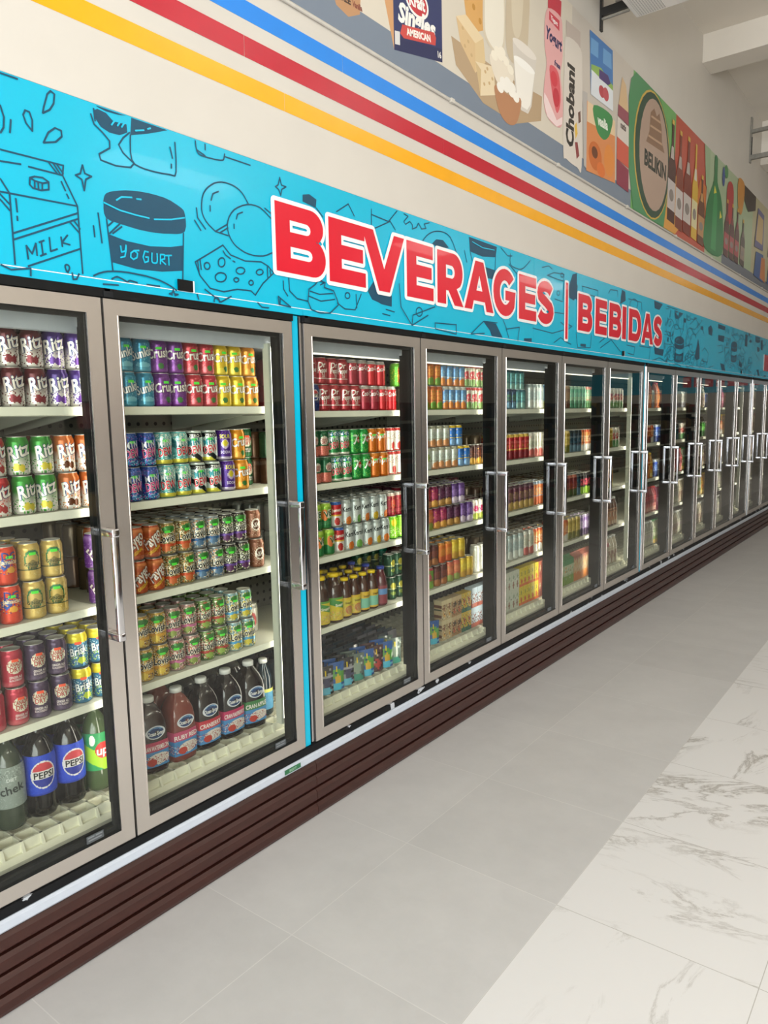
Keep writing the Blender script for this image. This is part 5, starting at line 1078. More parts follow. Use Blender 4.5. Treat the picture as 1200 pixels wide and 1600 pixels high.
can('guava', 'soda_can', 'red soda can with blue band', [('a', 'd2401f'), ('e', -.5, .55, .5, .13, '2a4fa0'), ('n', .3, .75, .25, ['2a4fa0', 'e8a83a', '5a2a7a']), ('e', .1, .4, .4, .08, 'e8a83a')], [('DG', .02, .78, '2a3f8a'), ('Jamaican', .012, .62, 'f2e4c0', 0, 0, None, 0, .05)], tag='stg')
def faygo(key, desc, base, hi_):
    can(key, 'soda_can', desc, [('a', base), ('n', .08, .92, .12, [hi_]), ('g', .75, .95, base, hi_), ('b', 0, .05, 'b9b5ae')], [('Faygo', .034, .60, 'ece4dc', .75, .2, '4a2430', 0, .075), ('ORIGINAL', .010, .26, 'e8c63a', .6, 0, None, .25, .05)])
faygo('fg_grape', 'violet soda can, diagonal white script', '6a3a86', '9a70ae'); faygo('fg_orange', 'copper-orange soda can with diagonal white script', 'b0502c', 'd0824a')
def canada(key, desc, base, edge):
    can(key, 'soda_can', desc, [('a', base), ('g', .05, .2, edge, base), ('e', 0, .58, .72, .20, 'e2d8c4'), ('e', 0, .58, .66, .175, 'd9e0c8')], [('CANADA', .013, .64, 'b3202a', .05, 0, None, 0, .040), ('DRY', .014, .50, 'b3202a', .05, 0, None, 0, .03), ('GINGER ALE', .007, .29, 'e8dcd8', 0, 0, None, 0, .036), ('BLACKBERRY', .006, .21, 'e0d0d0', 0, 0, None, 0, .036)], tag='sto')
canada('cd_red', 'crimson ginger soda can with shield', 'b02c40', 'd06a70'); canada('cd_purple', 'plum ginger soda can with shield', '463450', '6a5872'); canada('cd_green', 'dark green ginger soda can with shield', '15502c', '3a7a4c')
can('brisk', 'iced_tea_can', 'yellow-topped iced tea can', [('a', '2f6a8c'), ('b', .74, 1.1, 'd8c62c'), ('n', .10, .45, .35, ['b8c63a', '8ab84a', '2a4a8a', 'd2d8c8']), ('n', .45, .74, .25, ['7ab8c8', '28507a', 'c8dce0']), ('e', .3, .24, .4, .1, 'b8cc3a')], [('Brisk', .024, .52, 'f0f2ee', .22, .2, '1c3050', 0, .055)], tag='sto')
def plain(key, desc, base, c2, txt, tcol, bk, rot=.1, name='soda_can', extra=(), kind='std', ch=.020, z=.58, tag=None, sh=.1, mw=.056, top=None):
    can(key, name, desc, [('a', base), ('n', .08, .9, .10, [c2]), ('g', .02, .22, c2, base)] + ([('b', .86, 1.1, top)] if top else []) + list(extra), ([(txt, ch, z, tcol, rot, sh, bk, 0, mw)] if txt else []), kind, tag)
plain('sk_orange', 'deep orange soda can with slanted lettering', 'c4501c', 'e0843a', 'Sunkist', 'f2ead8', '1c2f6a', .3, ch=.028, mw=.085, tag='stg'); plain('sk_blue', 'sea-blue soda can with slanted lettering', '2a86a8', '6ab4cc', 'Sunkist', 'f4f6f2', '1c2a5a', .3, ch=.028, mw=.085, tag='stg', extra=[('e', 0, .22, .9, .07, '7ac0d4')])
for k, d, b, c in (('cr_purple', 'violet soda can with white lettering', '6a2a80', '8a4a9e'), ('cr_red', 'rose-red soda can with white lettering', 'b8303c', 'd86a70'), ('cr_yellow', 'lemon-yellow soda can with white lettering', 'dcb818', 'f0d84a'), ('cr_orange', 'amber soda can with white lettering', 'd88a1c', 'f0b04a')):
    plain(k, d, b, c, 'Crush', 'f4eee6', {'cr_purple': '3a1648', 'cr_red': '6a141c', 'cr_yellow': '8a7410', 'cr_orange': '8a4a10'}[k], .12, tag='stg', ch=.030, mw=.078, z=.60, extra=[('e', .2, .22, .3, .09, '3a7a3a'), ('e', -.4, .18, .3, .08, c)])
def dew(key, desc, spec, c1='e6ece6', c2='c8283a', top=None):
    can(key, 'soda_can', desc, spec, ([(top, .010, .86, 'f0f0e8', 0, 0, None, 0, .04)] if top else []) + [('MTN', .020, .66, c1, .2, .15, '1a2a3a', -.1, .045), ('DEW', .026, .42, c2, .2, .15, 'f0ece4', .05, .055)], tag='stg')
dew('dw_violet', 'blue soda can with magenta lettering', [('a', '2f4f9a'), ('n', .5, .95, .3, ['5a7ac8', '8a4a9a']), ('n', .05, .3, .5, ['3a9ac8', 'c86ab0', '8ad0e8']), ('d', .30, .56, .18, '243468')], 'e8ecf2', 'd83a8a')
dew('dw_white', 'pale aqua soda can with red lettering', [('a', '6ab4b0'), ('n', .60, .95, .5, ['e4e6d8', 'b8d4cc']), ('b', .05, .16, 'd8cc4a'), ('n', .16, .36, .4, ['2f8a8a', 'd8e4dc']), ('d', .30, .56, .18, '2a6a70')])
dew('dw_zero', 'silver soda can with black top', [('a', 'c8d4cc'), ('b', .80, .93, '14181a'), ('n', .55, .8, .4, ['6ab4b4', 'e8ece4']), ('b', .05, .16, 'd8d04a'), ('d', .16, .34, .18, '1a2224')], '2f8a94', 'c8283a', 'ZERO')
dew('dw_dark', 'navy soda can with pale lettering', [('a', '1f3a5a'), ('n', .1, .9, .3, ['3a6a8a', '88a8b8'])])
dew('dw_green', 'white-and-green soda can with red lettering', [('a', '2f8a4a'), ('n', .62, .95, .55, ['e4ece4', '3a6ac8']), ('b', .04, .12, 'd8d8c8'), ('d', .30, .56, .18, '1c5a34')], 'e8f0e8', 'd0303a')
can('warhead', 'soda_can', 'dark violet soda can with yellow emblem', [('a', '4a2480'), ('e', 0, .55, .45, .16, 'c8b4d8'), ('e', 0, .57, .32, .11, 'd8c83a'), ('b', .05, .12, 'c8bcd0'), ('n', .7, .95, .15, ['7a4ab0'])], [('SOUR', .014, .80, 'e8dc5a', 0, 0, None, 0, .04), ('SODA', .010, .28, 'e0d4ec', 0, 0, None, 0, .036)])
can('aw', 'soda_can', 'beige-brown root beer can', [('a', '8a5a44'), ('n', .05, .95, .15, ['b89a84', '6a3c2c']), ('e', 0, .5, .6, .22, 'e6dccc'), ('e', 0, .5, .48, .17, '5a3424')], [('A&W', .018, .50, 'efe6da', .15, 0, None, 0, .04)])
def lov(key, desc, cols, ribbon):
    can(key, 'juice_can', desc, [('a', cols[0]), ('n', .06, .95, .75, cols + ['e4dcc0', '2c2f26']), ('e', .2, .82, .8, .10, '3a7a34'), ('n', .40, .62, .6, ['e8e4d4', cols[1]]), ('b', .28, .36, ribbon), ('e', -.2, .20, .5, .09, cols[2]), ('b', .0, .05, 'b9b5ae')], [('Lovish', .024, .53, '181c16', .12, .15, 'f2eee2', 0, .064)], tag='stg')
lov('lv_orange', 'citrus-print juice can, orange ribbon', ['8a7a4a', 'c8a45a', 'c86a3a', '5a6a3a', 'd8c89a'], 'c8502c'); lov('lv_blue', 'fruit-print juice can with blue ribbon', ['7a848a', 'b8a88a', '5a7a9a', 'c88a5a', 'd0ccc0'], '2f5a8a'); lov('lv_dark', 'dark berry-print juice can with violet ribbon', ['3a3434', '6a7a3a', '5a2f5a', 'b8b4a8', '2a2a2a'], '6a4a9a')
lov('lv_pine', 'green pineapple-print juice can', ['7a9a3a', 'c8b43a', 'd8a83a', '3a6a2a', 'e0d8b0'], '3a8a3a'); lov('lv_mango', 'yellow mango-print juice can', ['b8923a', 'd8a838', 'e0c04a', '8a4a2a', 'c8b890'], 'd8a02c'); lov('lv_pink', 'pink fruit-print juice can', ['b08a84', 'c8605a', '8a9a4a', 'd8b8b4', '6a3a44'], 'c86a9a')
lov('lv_apple', 'green apple-print juice can', ['5a7a3a', 'a83a34', '8aa84a', 'c8c09a', '3a5a2a'], 'b03a34'); lov('lv_lemon', 'yellow-and-blue fruit-print juice can', ['8aa8a8', 'd8c04a', 'c8b83a', '4a8aa8', 'e0dcc0'], '4a9ac8')
can('litchi', 'juice_can', 'white can with pink oval', [('a', 'c8c4bc'), ('n', .1, .9, .1, ['a8a49c', 'd8d4cc']), ('e', 0, .45, .6, .26, 'b04a4a'), ('b', .85, .95, '8a8a84')], kind='slim')
# ---- third door
can('pepsi', 'soda_can', 'navy cola can with round emblem', [('a', '1f2f6a'), ('n', .1, .9, .06, ['3a4f9a']), ('e', 0, .60, .66, .20, 'e8e4dc'), ('c', 0, .60, .58, .175, .67, .9, 'b8303a'), ('c', 0, .60, .58, .175, .3, .53, '2a3f8a')], [('PEPSI', .012, .60, '14182a', 0, 0, None, 0, .042)])
can('drp', 'soda_can', 'dull red soda can, oval script', [('a', 'a83038'), ('n', .1, .9, .08, ['c05058']), ('e', 0, .62, .75, .20, '8a1c26'), ('b', .2, .24, 'e0d4cc')], [('Dr', .022, .74, 'f0e8e0', .1, .2, None, -.2), ('Pepper', .020, .54, 'f0e8e0', .1, .2, None, .05, .055), ('23', .010, .32, 'e8dcd4')])
can('cocacola', 'soda_can', 'bright red cola can with white script', [('a', 'c41c26'), ('n', .55, .9, .15, ['d8545a']), ('b', .90, 1.1, 'c8c4bc')], [('Coca-Cola', .020, .72, 'f4eee8', .15, .3, None, 0, .062)])
can('cherry', 'soda_can', 'burgundy cola can with white script', [('a', '9a2436'), ('n', .5, .9, .2, ['c05a62', '7a1a2a']), ('b', .90, 1.1, 'b8b0a8')], [('Coca-Cola', .020, .72, 'f0e4e0', .15, .3, None, 0, .062)])
can('malt', 'soda_can', 'green-and-red soda can with bright sides', [('a', '5aa828'), ('e', .6, .5, .9, .5, 'b8402c'), ('e', .4, .42, .5, .22, 'd8a838'), ('b', .9, 1.1, '7ac03a'), ('n', .2, .8, .1, ['e8d84a'])])
can('cdpink', 'soda_can', 'pink-based green ginger soda can', [('a', '1f5a3a'), ('b', .05, .42, 'c86a5a'), ('n', .05, .42, .2, ['d88a7a']), ('e', 0, .62, .6, .17, 'e4dccc')], [('CANADA', .010, .66, 'a82430', 0, 0, None, 0, .034), ('DRY', .012, .55, 'a82430', 0, 0, None, 0, .026)])
can('sevenup', 'soda_can', 'bright green soda can with red spot', [('a', '1f8a3a'), ('n', .1, .9, .12, ['4aae54', '8ac84a']), ('e', .25, .58, .35, .13, 'c4303a')], [('7', .040, .60, 'e8f0e4', 0, .1, None, -.25), ('up', .014, .58, 'f4eee8', 0, 0, None, .25)])
can('sprite', 'soda_can', 'orange soda can with white word', [('a', 'cc6a18'), ('n', .1, .9, .10, ['e08a34']), ('b', .90, 1.1, 'd8822c')], [('Spri', .028, .72, 'f4ecdc', .1, .2, None, 0, .06)], tag='stg')
can('kool', 'juice_can', 'white juice can with red fruit', [('a', 'd8d2c8'), ('b', .88, 1.1, 'c03a38'), ('e', .1, .24, .4, .16, 'b83a34'), ('n', .5, .8, .22, ['c05a50', '8a9a6a']), ('b', .05, .08, 'c03a38')])
can('kooly', 'juice_can', 'white juice can with yellow fruit', [('a', 'd4d4c4'), ('b', .88, 1.1, '5a9a3a'), ('e', .1, .26, .45, .18, 'd8b42c'), ('n', .5, .8, .22, ['6a8a4a', 'c8b43a'])])
can('veg', 'juice_can', 'lime-and-orange vegetable juice can', [('a', '8ab83a'), ('b', .05, .40, '2f7a44'), ('e', -.35, .55, .55, .22, 'd8783a'), ('e', .4, .60, .4, .18, 'e4e0c8'), ('b', .86, 1.1, 'a8cc4a')], [('V8', .026, .60, '1f5a34', .2, .1, 'eef0dc', .25, .04)], kind='nect')
can('apple', 'juice_can', 'red juice can with blue top', [('a', 'e0dcd4'), ('b', .48, .88, 'b8282c'), ('b', .88, 1.1, '2f5aa0'), ('b', .44, .50, 'd8b43a'), ('e', .1, .22, .45, .16, 'b0302c')], [('Jumex', .014, .68, 'f0e8dc', .1, .1, None, 0, .045)], kind='nect')
def kern(key, desc, fr):
    can(key, 'nectar_can', desc, [('a', 'c4cac8'), ('n', .3, .9, .08, ['d4dad6', 'aab4b4']), ('e', .15, .18, .55, .17, fr), ('n', .05, .2, .2, [fr, '5a8a4a']), ('b', .86, 1.1, 'a8b0ae')], [("Kern's", .022, .66, '1c1f1e', .1, .15, None, 0, .052)], kind='nect')
kern('kn_peach', 'grey-white nectar can with orange fruit', 'd8742c'); kern('kn_guava', 'grey-white nectar can with green fruit', '6aa04a'); kern('kn_mango', 'grey-white nectar can with yellow fruit', 'd8b02c')
can('rivers', 'juice_can', 'bright green can with yellow fruit', [('a', '7ac02c'), ('e', .1, .74, .5, .16, 'e8cc2c'), ('n', .15, .55, .3, ['a8d84a', 'e8e8c0']), ('b', 0, .08, '3a7a2a')], kind='nect')
can('pome', 'juice_can', 'wine-red juice can', [('a', '8a1c2a'), ('e', .2, .55, .5, .2, 'b84a3a'), ('n', .1, .9, .14, ['a83a44', '5a121c', '6a9a3a']), ('b', .9, 1.1, 'b8a89a')])
can('dkgreen', 'energy_drink_can', 'dark green can with gold emblem', [('a', '103a24'), ('n', .1, .9, .10, ['2f6a44']), ('e', 0, .62, .45, .16, 'b0a83a'), ('e', 0, .30, .5, .08, '7a8a3a'), ('b', .48, .53, 'c8c8a0')])
can('dkteal', 'energy_drink_can', 'teal-green can with red spot', [('a', '14705a'), ('e', .4, .7, .3, .12, 'b8303a'), ('n', .2, .6, .2, ['8ac06a', 'd0d8b0'])])

def soda_bottle(key, desc, body, lspec, texts, tag=None, cap='capb'):
    bottle(key, 'soda_bottle', desc, 'soda', .0465, .288, [('a', body)], (.27, .70, lspec), texts, cap)
soda_bottle('b_chek', 'clear soda bottle with grey label', '3a4436', [('a', '8f9a94'), ('n', .27, .70, .06, ['a8b2ac']), ('n', .58, .68, .2, ['6a746e', 'b8c2bc'])], [('chek', .026, .47, '2f3634', .12, 0, .07), ('DIET', .010, .57, 'e4e8e6', 0, 0, .03)], cap='capw')
soda_bottle('b_cola', 'dark cola bottle with blue label', '0c0605', [('a', '1f44c8'), ('n', .27, .70, .10, ['3a62dc']), ('e', -.02, .49, .80, .150, 'e8e4e4'), ('c', -.02, .49, .72, .135, .535, .7, 'd0404a'), ('c', -.02, .49, .72, .135, .3, .445, '22309a'), ('b', .27, .29, '1a38a8')], [('PEPSI', .0195, .49, '101018', .0, 0, .062)])
soda_bottle('b_lime', 'green lemon-lime soda bottle', '4a5a3c', [('a', '2a9a5a'), ('d', .28, .46, .10, 'a8d82c'), ('e', .1, .50, .58, .095, 'd0302c'), ('e', -.65, .62, .2, .06, 'e8f0e0')], [('up', .028, .50, 'f6eeea', .05, .1, .045)], cap='capg')
def cran(key, desc, body, c1, word):
    m_ = dict(STY)
    bottle(key, 'juice_bottle', desc, 'juice', .0545, .264, [('a', body)], (.10, .43, [('a', '3f84bc'), ('b', .30, .45, c1), ('e', .15, .20, .7, .075, 'd8d0c8'), ('n', .13, .25, .35, ['b02c38', '8a1c30', 'e0dcd4']), ('e', -.3, .165, .3, .05, 'b83a2c')]), [(word, .0155, .355, 'f2eae6', .02, 0, .088)], 'capw', .55)
    e = MB(); R = .0545
    def pt(a, z, d=0): k = 1 - .55 + .55 / max(abs(math.cos(a)), abs(math.sin(a))) * .93; k *= (1.004 if z < .57 else 1.004 - (z - .57) * .4 if z < .62 else .984 - (z - .62)); return ((R * k + d) * math.cos(a), (R * k + d) * math.sin(a), .264 * z)
    for sc, colr, d in ((1.0, 'd8dce4', .0012), (.84, '1c3a6a', .0017)):
        b = len(e.v); e.v += [pt(.02 + .62 * sc * math.cos(t * PI / 12), .555 + .085 * sc * math.sin(t * PI / 12), d) for t in range(24)]; e.face(list(range(b, b + 24)), lin(colr))
    b = len(e.v); e.v += [pt(.02 + .42 * math.cos(t * PI / 8), .59 + .03 * math.sin(t * PI / 8), .002) for t in range(9)]; e.face(list(range(b, b + 9)), lin('6aa0d0'))
    put_text(e, 'Ocean Spray', .0135, lambda s, q: pt(.02 + s / R, .548 + q / .264, .0023), lin('f4f4f4'), 0, .02, .2, 1, 0, .056)
    STY[key]['kids'].append(('emblem', e.mesh('emblem', [MT['label']])))
cran('os_melon', 'dark brown-red juice bottle, magenta label', '2a1212', 'b83a5a', 'CRAN WATERMELON'); cran('os_ruby', 'pinkish-brown juice bottle', '7a3a30', 'c04a70', 'RUBY RED'); cran('os_cran', 'near-black juice bottle with red label', '180a0c', 'c03040', 'CRANBERRY'); cran('os_rasp', 'near-black juice bottle with pink label', '160a0e', 'b82a5c', 'CRAN RASPBERRY'); cran('os_apple', 'near-black juice bottle with green label', '180c0c', '3a7a44', 'CRAN APPLE')
bottle('b_small', 'juice_bottle', 'slim dark bottle with blue label', 'slim', .036, .235, [('a', '1a2a34')], (.12, .48, [('a', '4a90b8'), ('b', .42, .49, 'd0d060'), ('n', .15, .4, .15, ['88b8d0', '2f6a94'])]), [], 'capw')
bottle('tea_l', 'tea_bottle', 'large brown tea bottle with yellow cap', 'tea', .042, .225, [('a', '3a1c0c')], (.06, .50, [('a', 'd8c02c'), ('d', .30, .42, .06, '3f8a3c'), ('n', .08, .25, .4, ['c85a4a', '6aa04a', 'e0d0a0']), ('b', .46, .5, '5a9a3a')]), [('Snapple', .012, .36, 'f4f0dc', .08, .1, .055)], 'capy')
bottle('tea_s', 'tea_bottle', 'small brown tea bottle with yellow cap', 'tea', .0315, .188, [('a', '44200e')], (.06, .50, [('a', 'd2ae2c'), ('b', .30, .44, 'c8b83a'), ('e', .1, .2, .7, .10, 'b8583a'), ('n', .08, .28, .3, ['6aa04a', 'd8c08a'])]), [('Snapple', .009, .38, '4a2a12', .05, .1, .042)], 'capy')
bottle('tea_a', 'tea_bottle', 'small brown tea bottle with aqua label', 'tea', .0315, .188, [('a', '44200e')], (.06, .50, [('a', 'd2ae2c'), ('b', .10, .34, '7ab8a0')]), [('Snapple', .009, .40, '4a2a12', .05, .1, .042)], 'capy')
bottle('tea_b', 'tea_bottle', 'red-brown bottle with blue cap', 'tea', .0315, .196, [('a', '5a1c24')], (.06, .5, [('a', '8a3a44'), ('b', .28, .42, '5a8ac0')]), [], 'capb')
carton('ltea', 'drink_carton', 'green-and-yellow juice carton', .06, .06, .20, [('a', '8ab03a'), ('b', .3, .6, 'd8c84a'), ('n', .1, .9, .15, ['3a7a34'])])
pouch('p_dark', 'black-and-silver drink pouch', [('a', '26262c'), ('n', .1, .9, .14, ['8a8a92', '4a4a6a']), ('e', .1, .45, .5, .22, '3c3a5a'), ('b', .60, .70, '9a9aa2'), ('b', .975, 1.1, '77777c'), ('e', 0, .12, .8, .12, '5ab0cc')]); pouch('p_blue', 'blue-and-green drink pouch', [('a', '2a5aa0'), ('d', .35, .75, .10, '5aa044'), ('e', .1, .38, .45, .18, 'd8b03a'), ('n', .1, .9, .10, ['88b0d8', '1c3470']), ('b', .975, 1.1, '77777c'), ('e', 0, .12, .8, .12, '4ab8d8')])
pouch('p_grey', 'grey-green drink pouch', [('a', '5c6a64'), ('e', 0, .50, .55, .24, '8a9a8a'), ('n', .1, .9, .12, ['3a4a4a', 'b0b8b0']), ('b', .975, 1.1, '77777c'), ('e', 0, .12, .8, .14, '3a8a78')]); pouch('p_red', 'red-brown drink pouch', [('a', '4a2c30'), ('e', .1, .30, .55, .18, 'b0342c'), ('n', .3, .9, .2, ['c8b09a', '20202a']), ('b', .975, 1.1, '77777c')])

# ---- doors four to thirteen: smaller in view, simpler prints
def far(key, name, desc, cols, kind='std', band_=None):
    sp = [('a', cols[0]), ('g', .05, .34, cols[2], cols[0]), ('n', .10, .86, .10, cols), ('e', -.25, .24, .7, .13, cols[2]), ('e', -.25, .58, .62, .16, cols[1]), ('n', .50, .66, .30, [cols[3], cols[0]]), ('b', .40, .43, cols[3]), ('b', .88, 1.1, cols[-1]), ('b', 0, .05, 'b0aca4')] + ([('b', band_[0], band_[1], band_[2])] if band_ else [])
    can(key, name, desc, sp, (), kind, None, False)
def farb(key, desc, body, lab, cap, r=.031, h=.225, name='juice_bottle'):
    bottle(key, name, desc, 'slim', r, h, [('a', body)], (.06, .62, [('a', lab[0]), ('e', 0, .45, .7, .10, lab[1]), ('b', .10, .20, lab[2]), ('n', .12, .58, .2, lab)]), [], cap, 0, False)
FAR = dict(
 s_orange=('juice_can', 'orange slim juice can', ['c8702c', 'd8903a', '6a9a3a', 'b85a2a'], 'slim'), s_blue=('juice_can', 'blue-and-orange slim juice can', ['5a8ab8', '7aa8cc', 'd8843a', 'c8c8c0'], 'slim'), s_cherry=('juice_can', 'pale can with red fruit', ['c8c4b4', 'b83a44', '7a9a5a', 'c04a4a'], 'slim'),
 k_white=('nectar_can', 'pale grey nectar can with fruit', ['ccd0c8', 'bcc4bc', 'c88a5a', 'a8a894'], 'nect'), k_green=('nectar_can', 'pale nectar can with green fruit', ['ccd2c4', '9ab06a', 'bcc4bc', 'b0b49c'], 'nect'), k_blue=('juice_can', 'blue juice can with yellow top', ['2f6ab8', '3a7ac8', '88b0d8', 'd8b83a'], 'nect'), k_brown=('juice_can', 'dark brown can with gold spots', ['4a2a24', '6a3a2a', 'c8983a', '3a201c'], 'nect'),
 m_red=('juice_can', 'crimson juice can', ['a0283a', 'b84a4a', 'c88a5a', '8a2030'], 'std'), m_mag=('juice_can', 'magenta juice can', ['9a2a5a', 'b84a6a', 'd8a04a', '7a2048'], 'std'), m_dark=('juice_can', 'dark purple juice can', ['4a2440', '6a3a5a', 'b88a4a', '3a2030'], 'std'), m_violet=('juice_can', 'violet-and-white juice can', ['6a4a8a', '8a6aa8', 'c8b8c8', '5a3a7a'], 'std'), m_pink=('juice_can', 'white-and-pink juice can', ['d8ccc4', 'c83a6a', 'a8b84a', 'd8d0c0'], 'std'),
 n_pink=('juice_can', 'pink-and-green juice can', ['6aa03a', 'c85a6a', '8ab84a', 'c04a5a'], 'std'), n_brown=('juice_can', 'brown juice can', ['5a2a24', '7a3a2c', 'a86a3a', '4a201c'], 'std'), n_salmon=('juice_can', 'salmon-coloured juice can', ['c86a4a', 'd8845a', '8a9a4a', 'b85a44'], 'std'), n_yellow=('juice_can', 'yellow juice can', ['d8b82c', 'e0c84a', 'b88a2c', 'c8a82c'], 'std'), n_orange=('juice_can', 'orange juice can', ['cc6a1c', 'd88a3a', 'b84a1c', 'c8802c'], 'std'), n_white=('nectar_can', 'tall white coconut drink can', ['d4d4c8', 'c4c8bc', 'd8d8d0', 'c8c8bc'], 'tall'),
 t_teal=('juice_can', 'teal-blue tall can', ['4a8a8c', '6aa8a4', '88b0a8', '3a6a7a'], 'slim'), t_navy=('juice_can', 'navy-and-green can', ['2f4a6a', '4a7a5a', '6a90a8', '2a3a5a'], 'slim'), t_white=('juice_can', 'silver-white tall can', ['b8c0bc', 'a0b0b0', 'd0d4cc', '9aa8a8'], 'tall'), t_sky=('iced_tea_can', 'sky-blue and yellow tall can', ['5aa0c8', '8ac0d0', 'c8cc4a', '4a8ab8'], 'tall'), t_red=('iced_tea_can', 'red tall tea can', ['b02c34', 'c04a44', '7a2028', 'c8a84a'], 'tall'), t_pale=('iced_tea_can', 'pale tall tea can', ['c8c4b4', 'b0b09c', 'b85a54', 'd0ccc0'], 'tall'), t_plum=('iced_tea_can', 'plum-and-gold tall tea can', ['6a3a4a', '8a6a5a', 'b89a5a', '4a2a3a'], 'tall'), t_copper=('iced_tea_can', 'copper tall tea can', ['b8683a', 'c88a5a', 'a0502c', '7a8a9a'], 'tall'),
 g_green=('iced_tea_can', 'mint-green tall tea can', ['7ab894', '98c8a8', '4a8a6a', 'a8ccb0'], 'tall'), g_leaf=('iced_tea_can', 'leafy green tall tea can', ['8ab08a', 'b0c8a0', '4a7a4a', 'c87a6a'], 'tall'), g_brown=('iced_tea_can', 'brown tall tea can', ['7a5a44', '9a7a5a', '5a3a2c', 'a88a6a'], 'tall'), g_gold=('iced_tea_can', 'gold-and-olive tall can', ['a8903a', 'c8b05a', '6a6a2c', 'd8c07a'], 'tall'), g_navy=('iced_tea_can', 'navy tall can', ['2a3a4a', '3a5a6a', '5a7a8a', '1c2a34'], 'tall'), g_peach=('iced_tea_can', 'peach-and-white tall can', ['d88a4a', 'e0b08a', 'd0d0c8', 'b8502c'], 'tall'), g_rose=('iced_tea_can', 'white-and-red tall can', ['c8c0b0', 'b04a44', '5a8a5a', 'd0c8bc'], 'tall'), g_wine=('iced_tea_can', 'wine-red tall can', ['6a2428', '8a3a34', '4a5a34', 'a85a44'], 'tall'), g_black=('energy_drink_can', 'black tall can with pink print', ['2a2226', 'c84a5a', '8ab03a', '1a1418'], 'tall'), g_lilac=('energy_drink_can', 'lilac-and-white tall can', ['8a6aa8', 'c0b0cc', '3a2a44', 'b8a8c4'], 'tall'),
 e_blue=('energy_drink_can', 'blue energy drink can', ['3a5ab8', '6a8ac8', '2a3a6a', 'a8b4c8'], 'tall'), e_green=('energy_drink_can', 'vivid green energy drink can', ['3aa02c', '6ac04a', '1c4a1c', '2a6a24'], 'tall'), e_white=('energy_drink_can', 'white energy drink can', ['c4c4bc', 'a8a8a0', '8a8a94', 'd4d4cc'], 'tall'), e_red=('energy_drink_can', 'red-and-orange energy drink can', ['b8402c', 'd0783a', '5a2a24', 'c8a884'], 'tall'))
for k, q in FAR.items(): far(k, *q)
carton('c_tan', 'drink_carton', 'tan printed drink carton', .046, .05, .108, [('a', 'c0aa84'), ('b', .82, 1.1, 'd0c09a'), ('e', 0, .62, .42, .14, '8a5a3c'), ('e', .1, .30, .36, .13, 'd8a04a'), ('n', .10, .80, .28, ['3f4a34', 'e0d4b4', '6a3f2c'])]); carton('c_brown', 'drink_carton', 'brown printed drink carton', .046, .05, .108, [('a', 'a8845e'), ('b', .80, 1.1, 'c8b08a'), ('e', 0, .58, .40, .16, '5a3426'), ('e', 0, .26, .40, .14, 'b85a44'), ('n', .10, .76, .28, ['2f4430', 'd8c49a', '3f2418'])]); carton('c_blue', 'drink_carton', 'pale blue milk drink pack', .060, .05, .112, [('a', 'a8b8c4'), ('n', .2, .7, .5, ['8a4a3a', 'c0ccd4', '5a3a34']), ('b', 0, .25, 'a85a4a')]); carton('c_red', 'drink_carton', 'yellow-and-red drink carton', .046, .05, .108, [('a', 'd0b048'), ('e', .15, .55, .34, .22, 'b8342e'), ('b', 0, .18, '3a6a5a'), ('n', .10, .95, .22, ['e0d49a', '3a6a5a', '8a2420'])])
carton('c_white', 'drink_carton', 'white printed juice carton', .050, .05, .118, [('a', 'c8ccbe'), ('e', 0, .24, .40, .17, '8a5a4a'), ('e', .05, .66, .36, .10, '8a9a84'), ('n', .40, .60, .3, ['6a6a64', 'e0e2d8'])]); carton('c_yellow', 'drink_carton', 'bright yellow juice carton', .050, .05, .118, [('a', 'dcc42a'), ('b', 0, .16, 'd8682c'), ('e', 0, .26, .42, .15, 'c8542c'), ('e', 0, .66, .30, .10, '8a8a34'), ('n', .3, .9, .08, ['b8982c', 'ece07a'])]); carton('c_rose', 'drink_carton', 'red-and-cream juice carton', .050, .05, .118, [('a', 'bc6450'), ('e', 0, .60, .38, .18, 'd8c09a'), ('e', 0, .24, .40, .14, '8a3434'), ('n', .1, .9, .1, ['d8b08a', '7a2c2c'])])
carton('c_gable_g', 'juice_carton', 'green-topped gable juice carton', .066, .066, .175, [('a', 'b8c0a0'), ('b', .8, 1.1, '4a8a5a'), ('b', 0, .35, '7a9a3a'), ('n', .2, .8, .3, ['d8d8c8', 'c8843a', '4a8a5a'])], True); carton('c_gable_o', 'juice_carton', 'orange gable juice carton', .066, .066, .175, [('a', 'd0b48a'), ('b', .85, 1.1, 'b06a5a'), ('b', 0, .38, 'd0803a'), ('n', .3, .9, .25, ['b85a3a', 'e0d0b0', 'd89a4a'])], True); carton('c_gable_p', 'juice_carton', 'white-and-pink gable carton', .066, .066, .175, [('a', 'c8bcae'), ('b', .85, 1.1, 'b0485a'), ('n', .05, .8, .35, ['a85a5a', 'd4ccc0', '8a7a6a'])], True)
farb('f_yellow', 'yellow juice bottle', 'b8842c', ['d0a03a', 'b8641c', 'e0c87a'], 'capy'); farb('f_brown', 'brown tea bottle with white cap', '5a3424', ['a87a5a', '7a4a34', 'c8b8a0'], 'capw', name='tea_bottle'); farb('f_red', 'red juice bottle', '8a2a34', ['b0484a', '7a2430', 'c89a8a'], 'capr'); farb('f_pink', 'pink juice bottle', 'a0486a', ['b86a84', 'c8a0a8', '8a3a5a'], 'capw'); farb('f_clear', 'clear bottle with pale label', '8a8a7c', ['b0ac9a', '9a8a94', 'c4c0ac'], 'capw'); farb('f_green', 'green-labelled pale bottle', '9a9c84', ['6a8a4a', 'b8b8a0', 'c8a04a'], 'capg'); farb('f_cream', 'cream milk drink bottle', 'b8ac94', ['c4b8a0', '8a6a5a', 'd0c8b4'], 'capw'); farb('f_orange', 'orange drink bottle', 'b85a24', ['c87a3a', 'd8a86a', '8a3a1c'], 'capr')

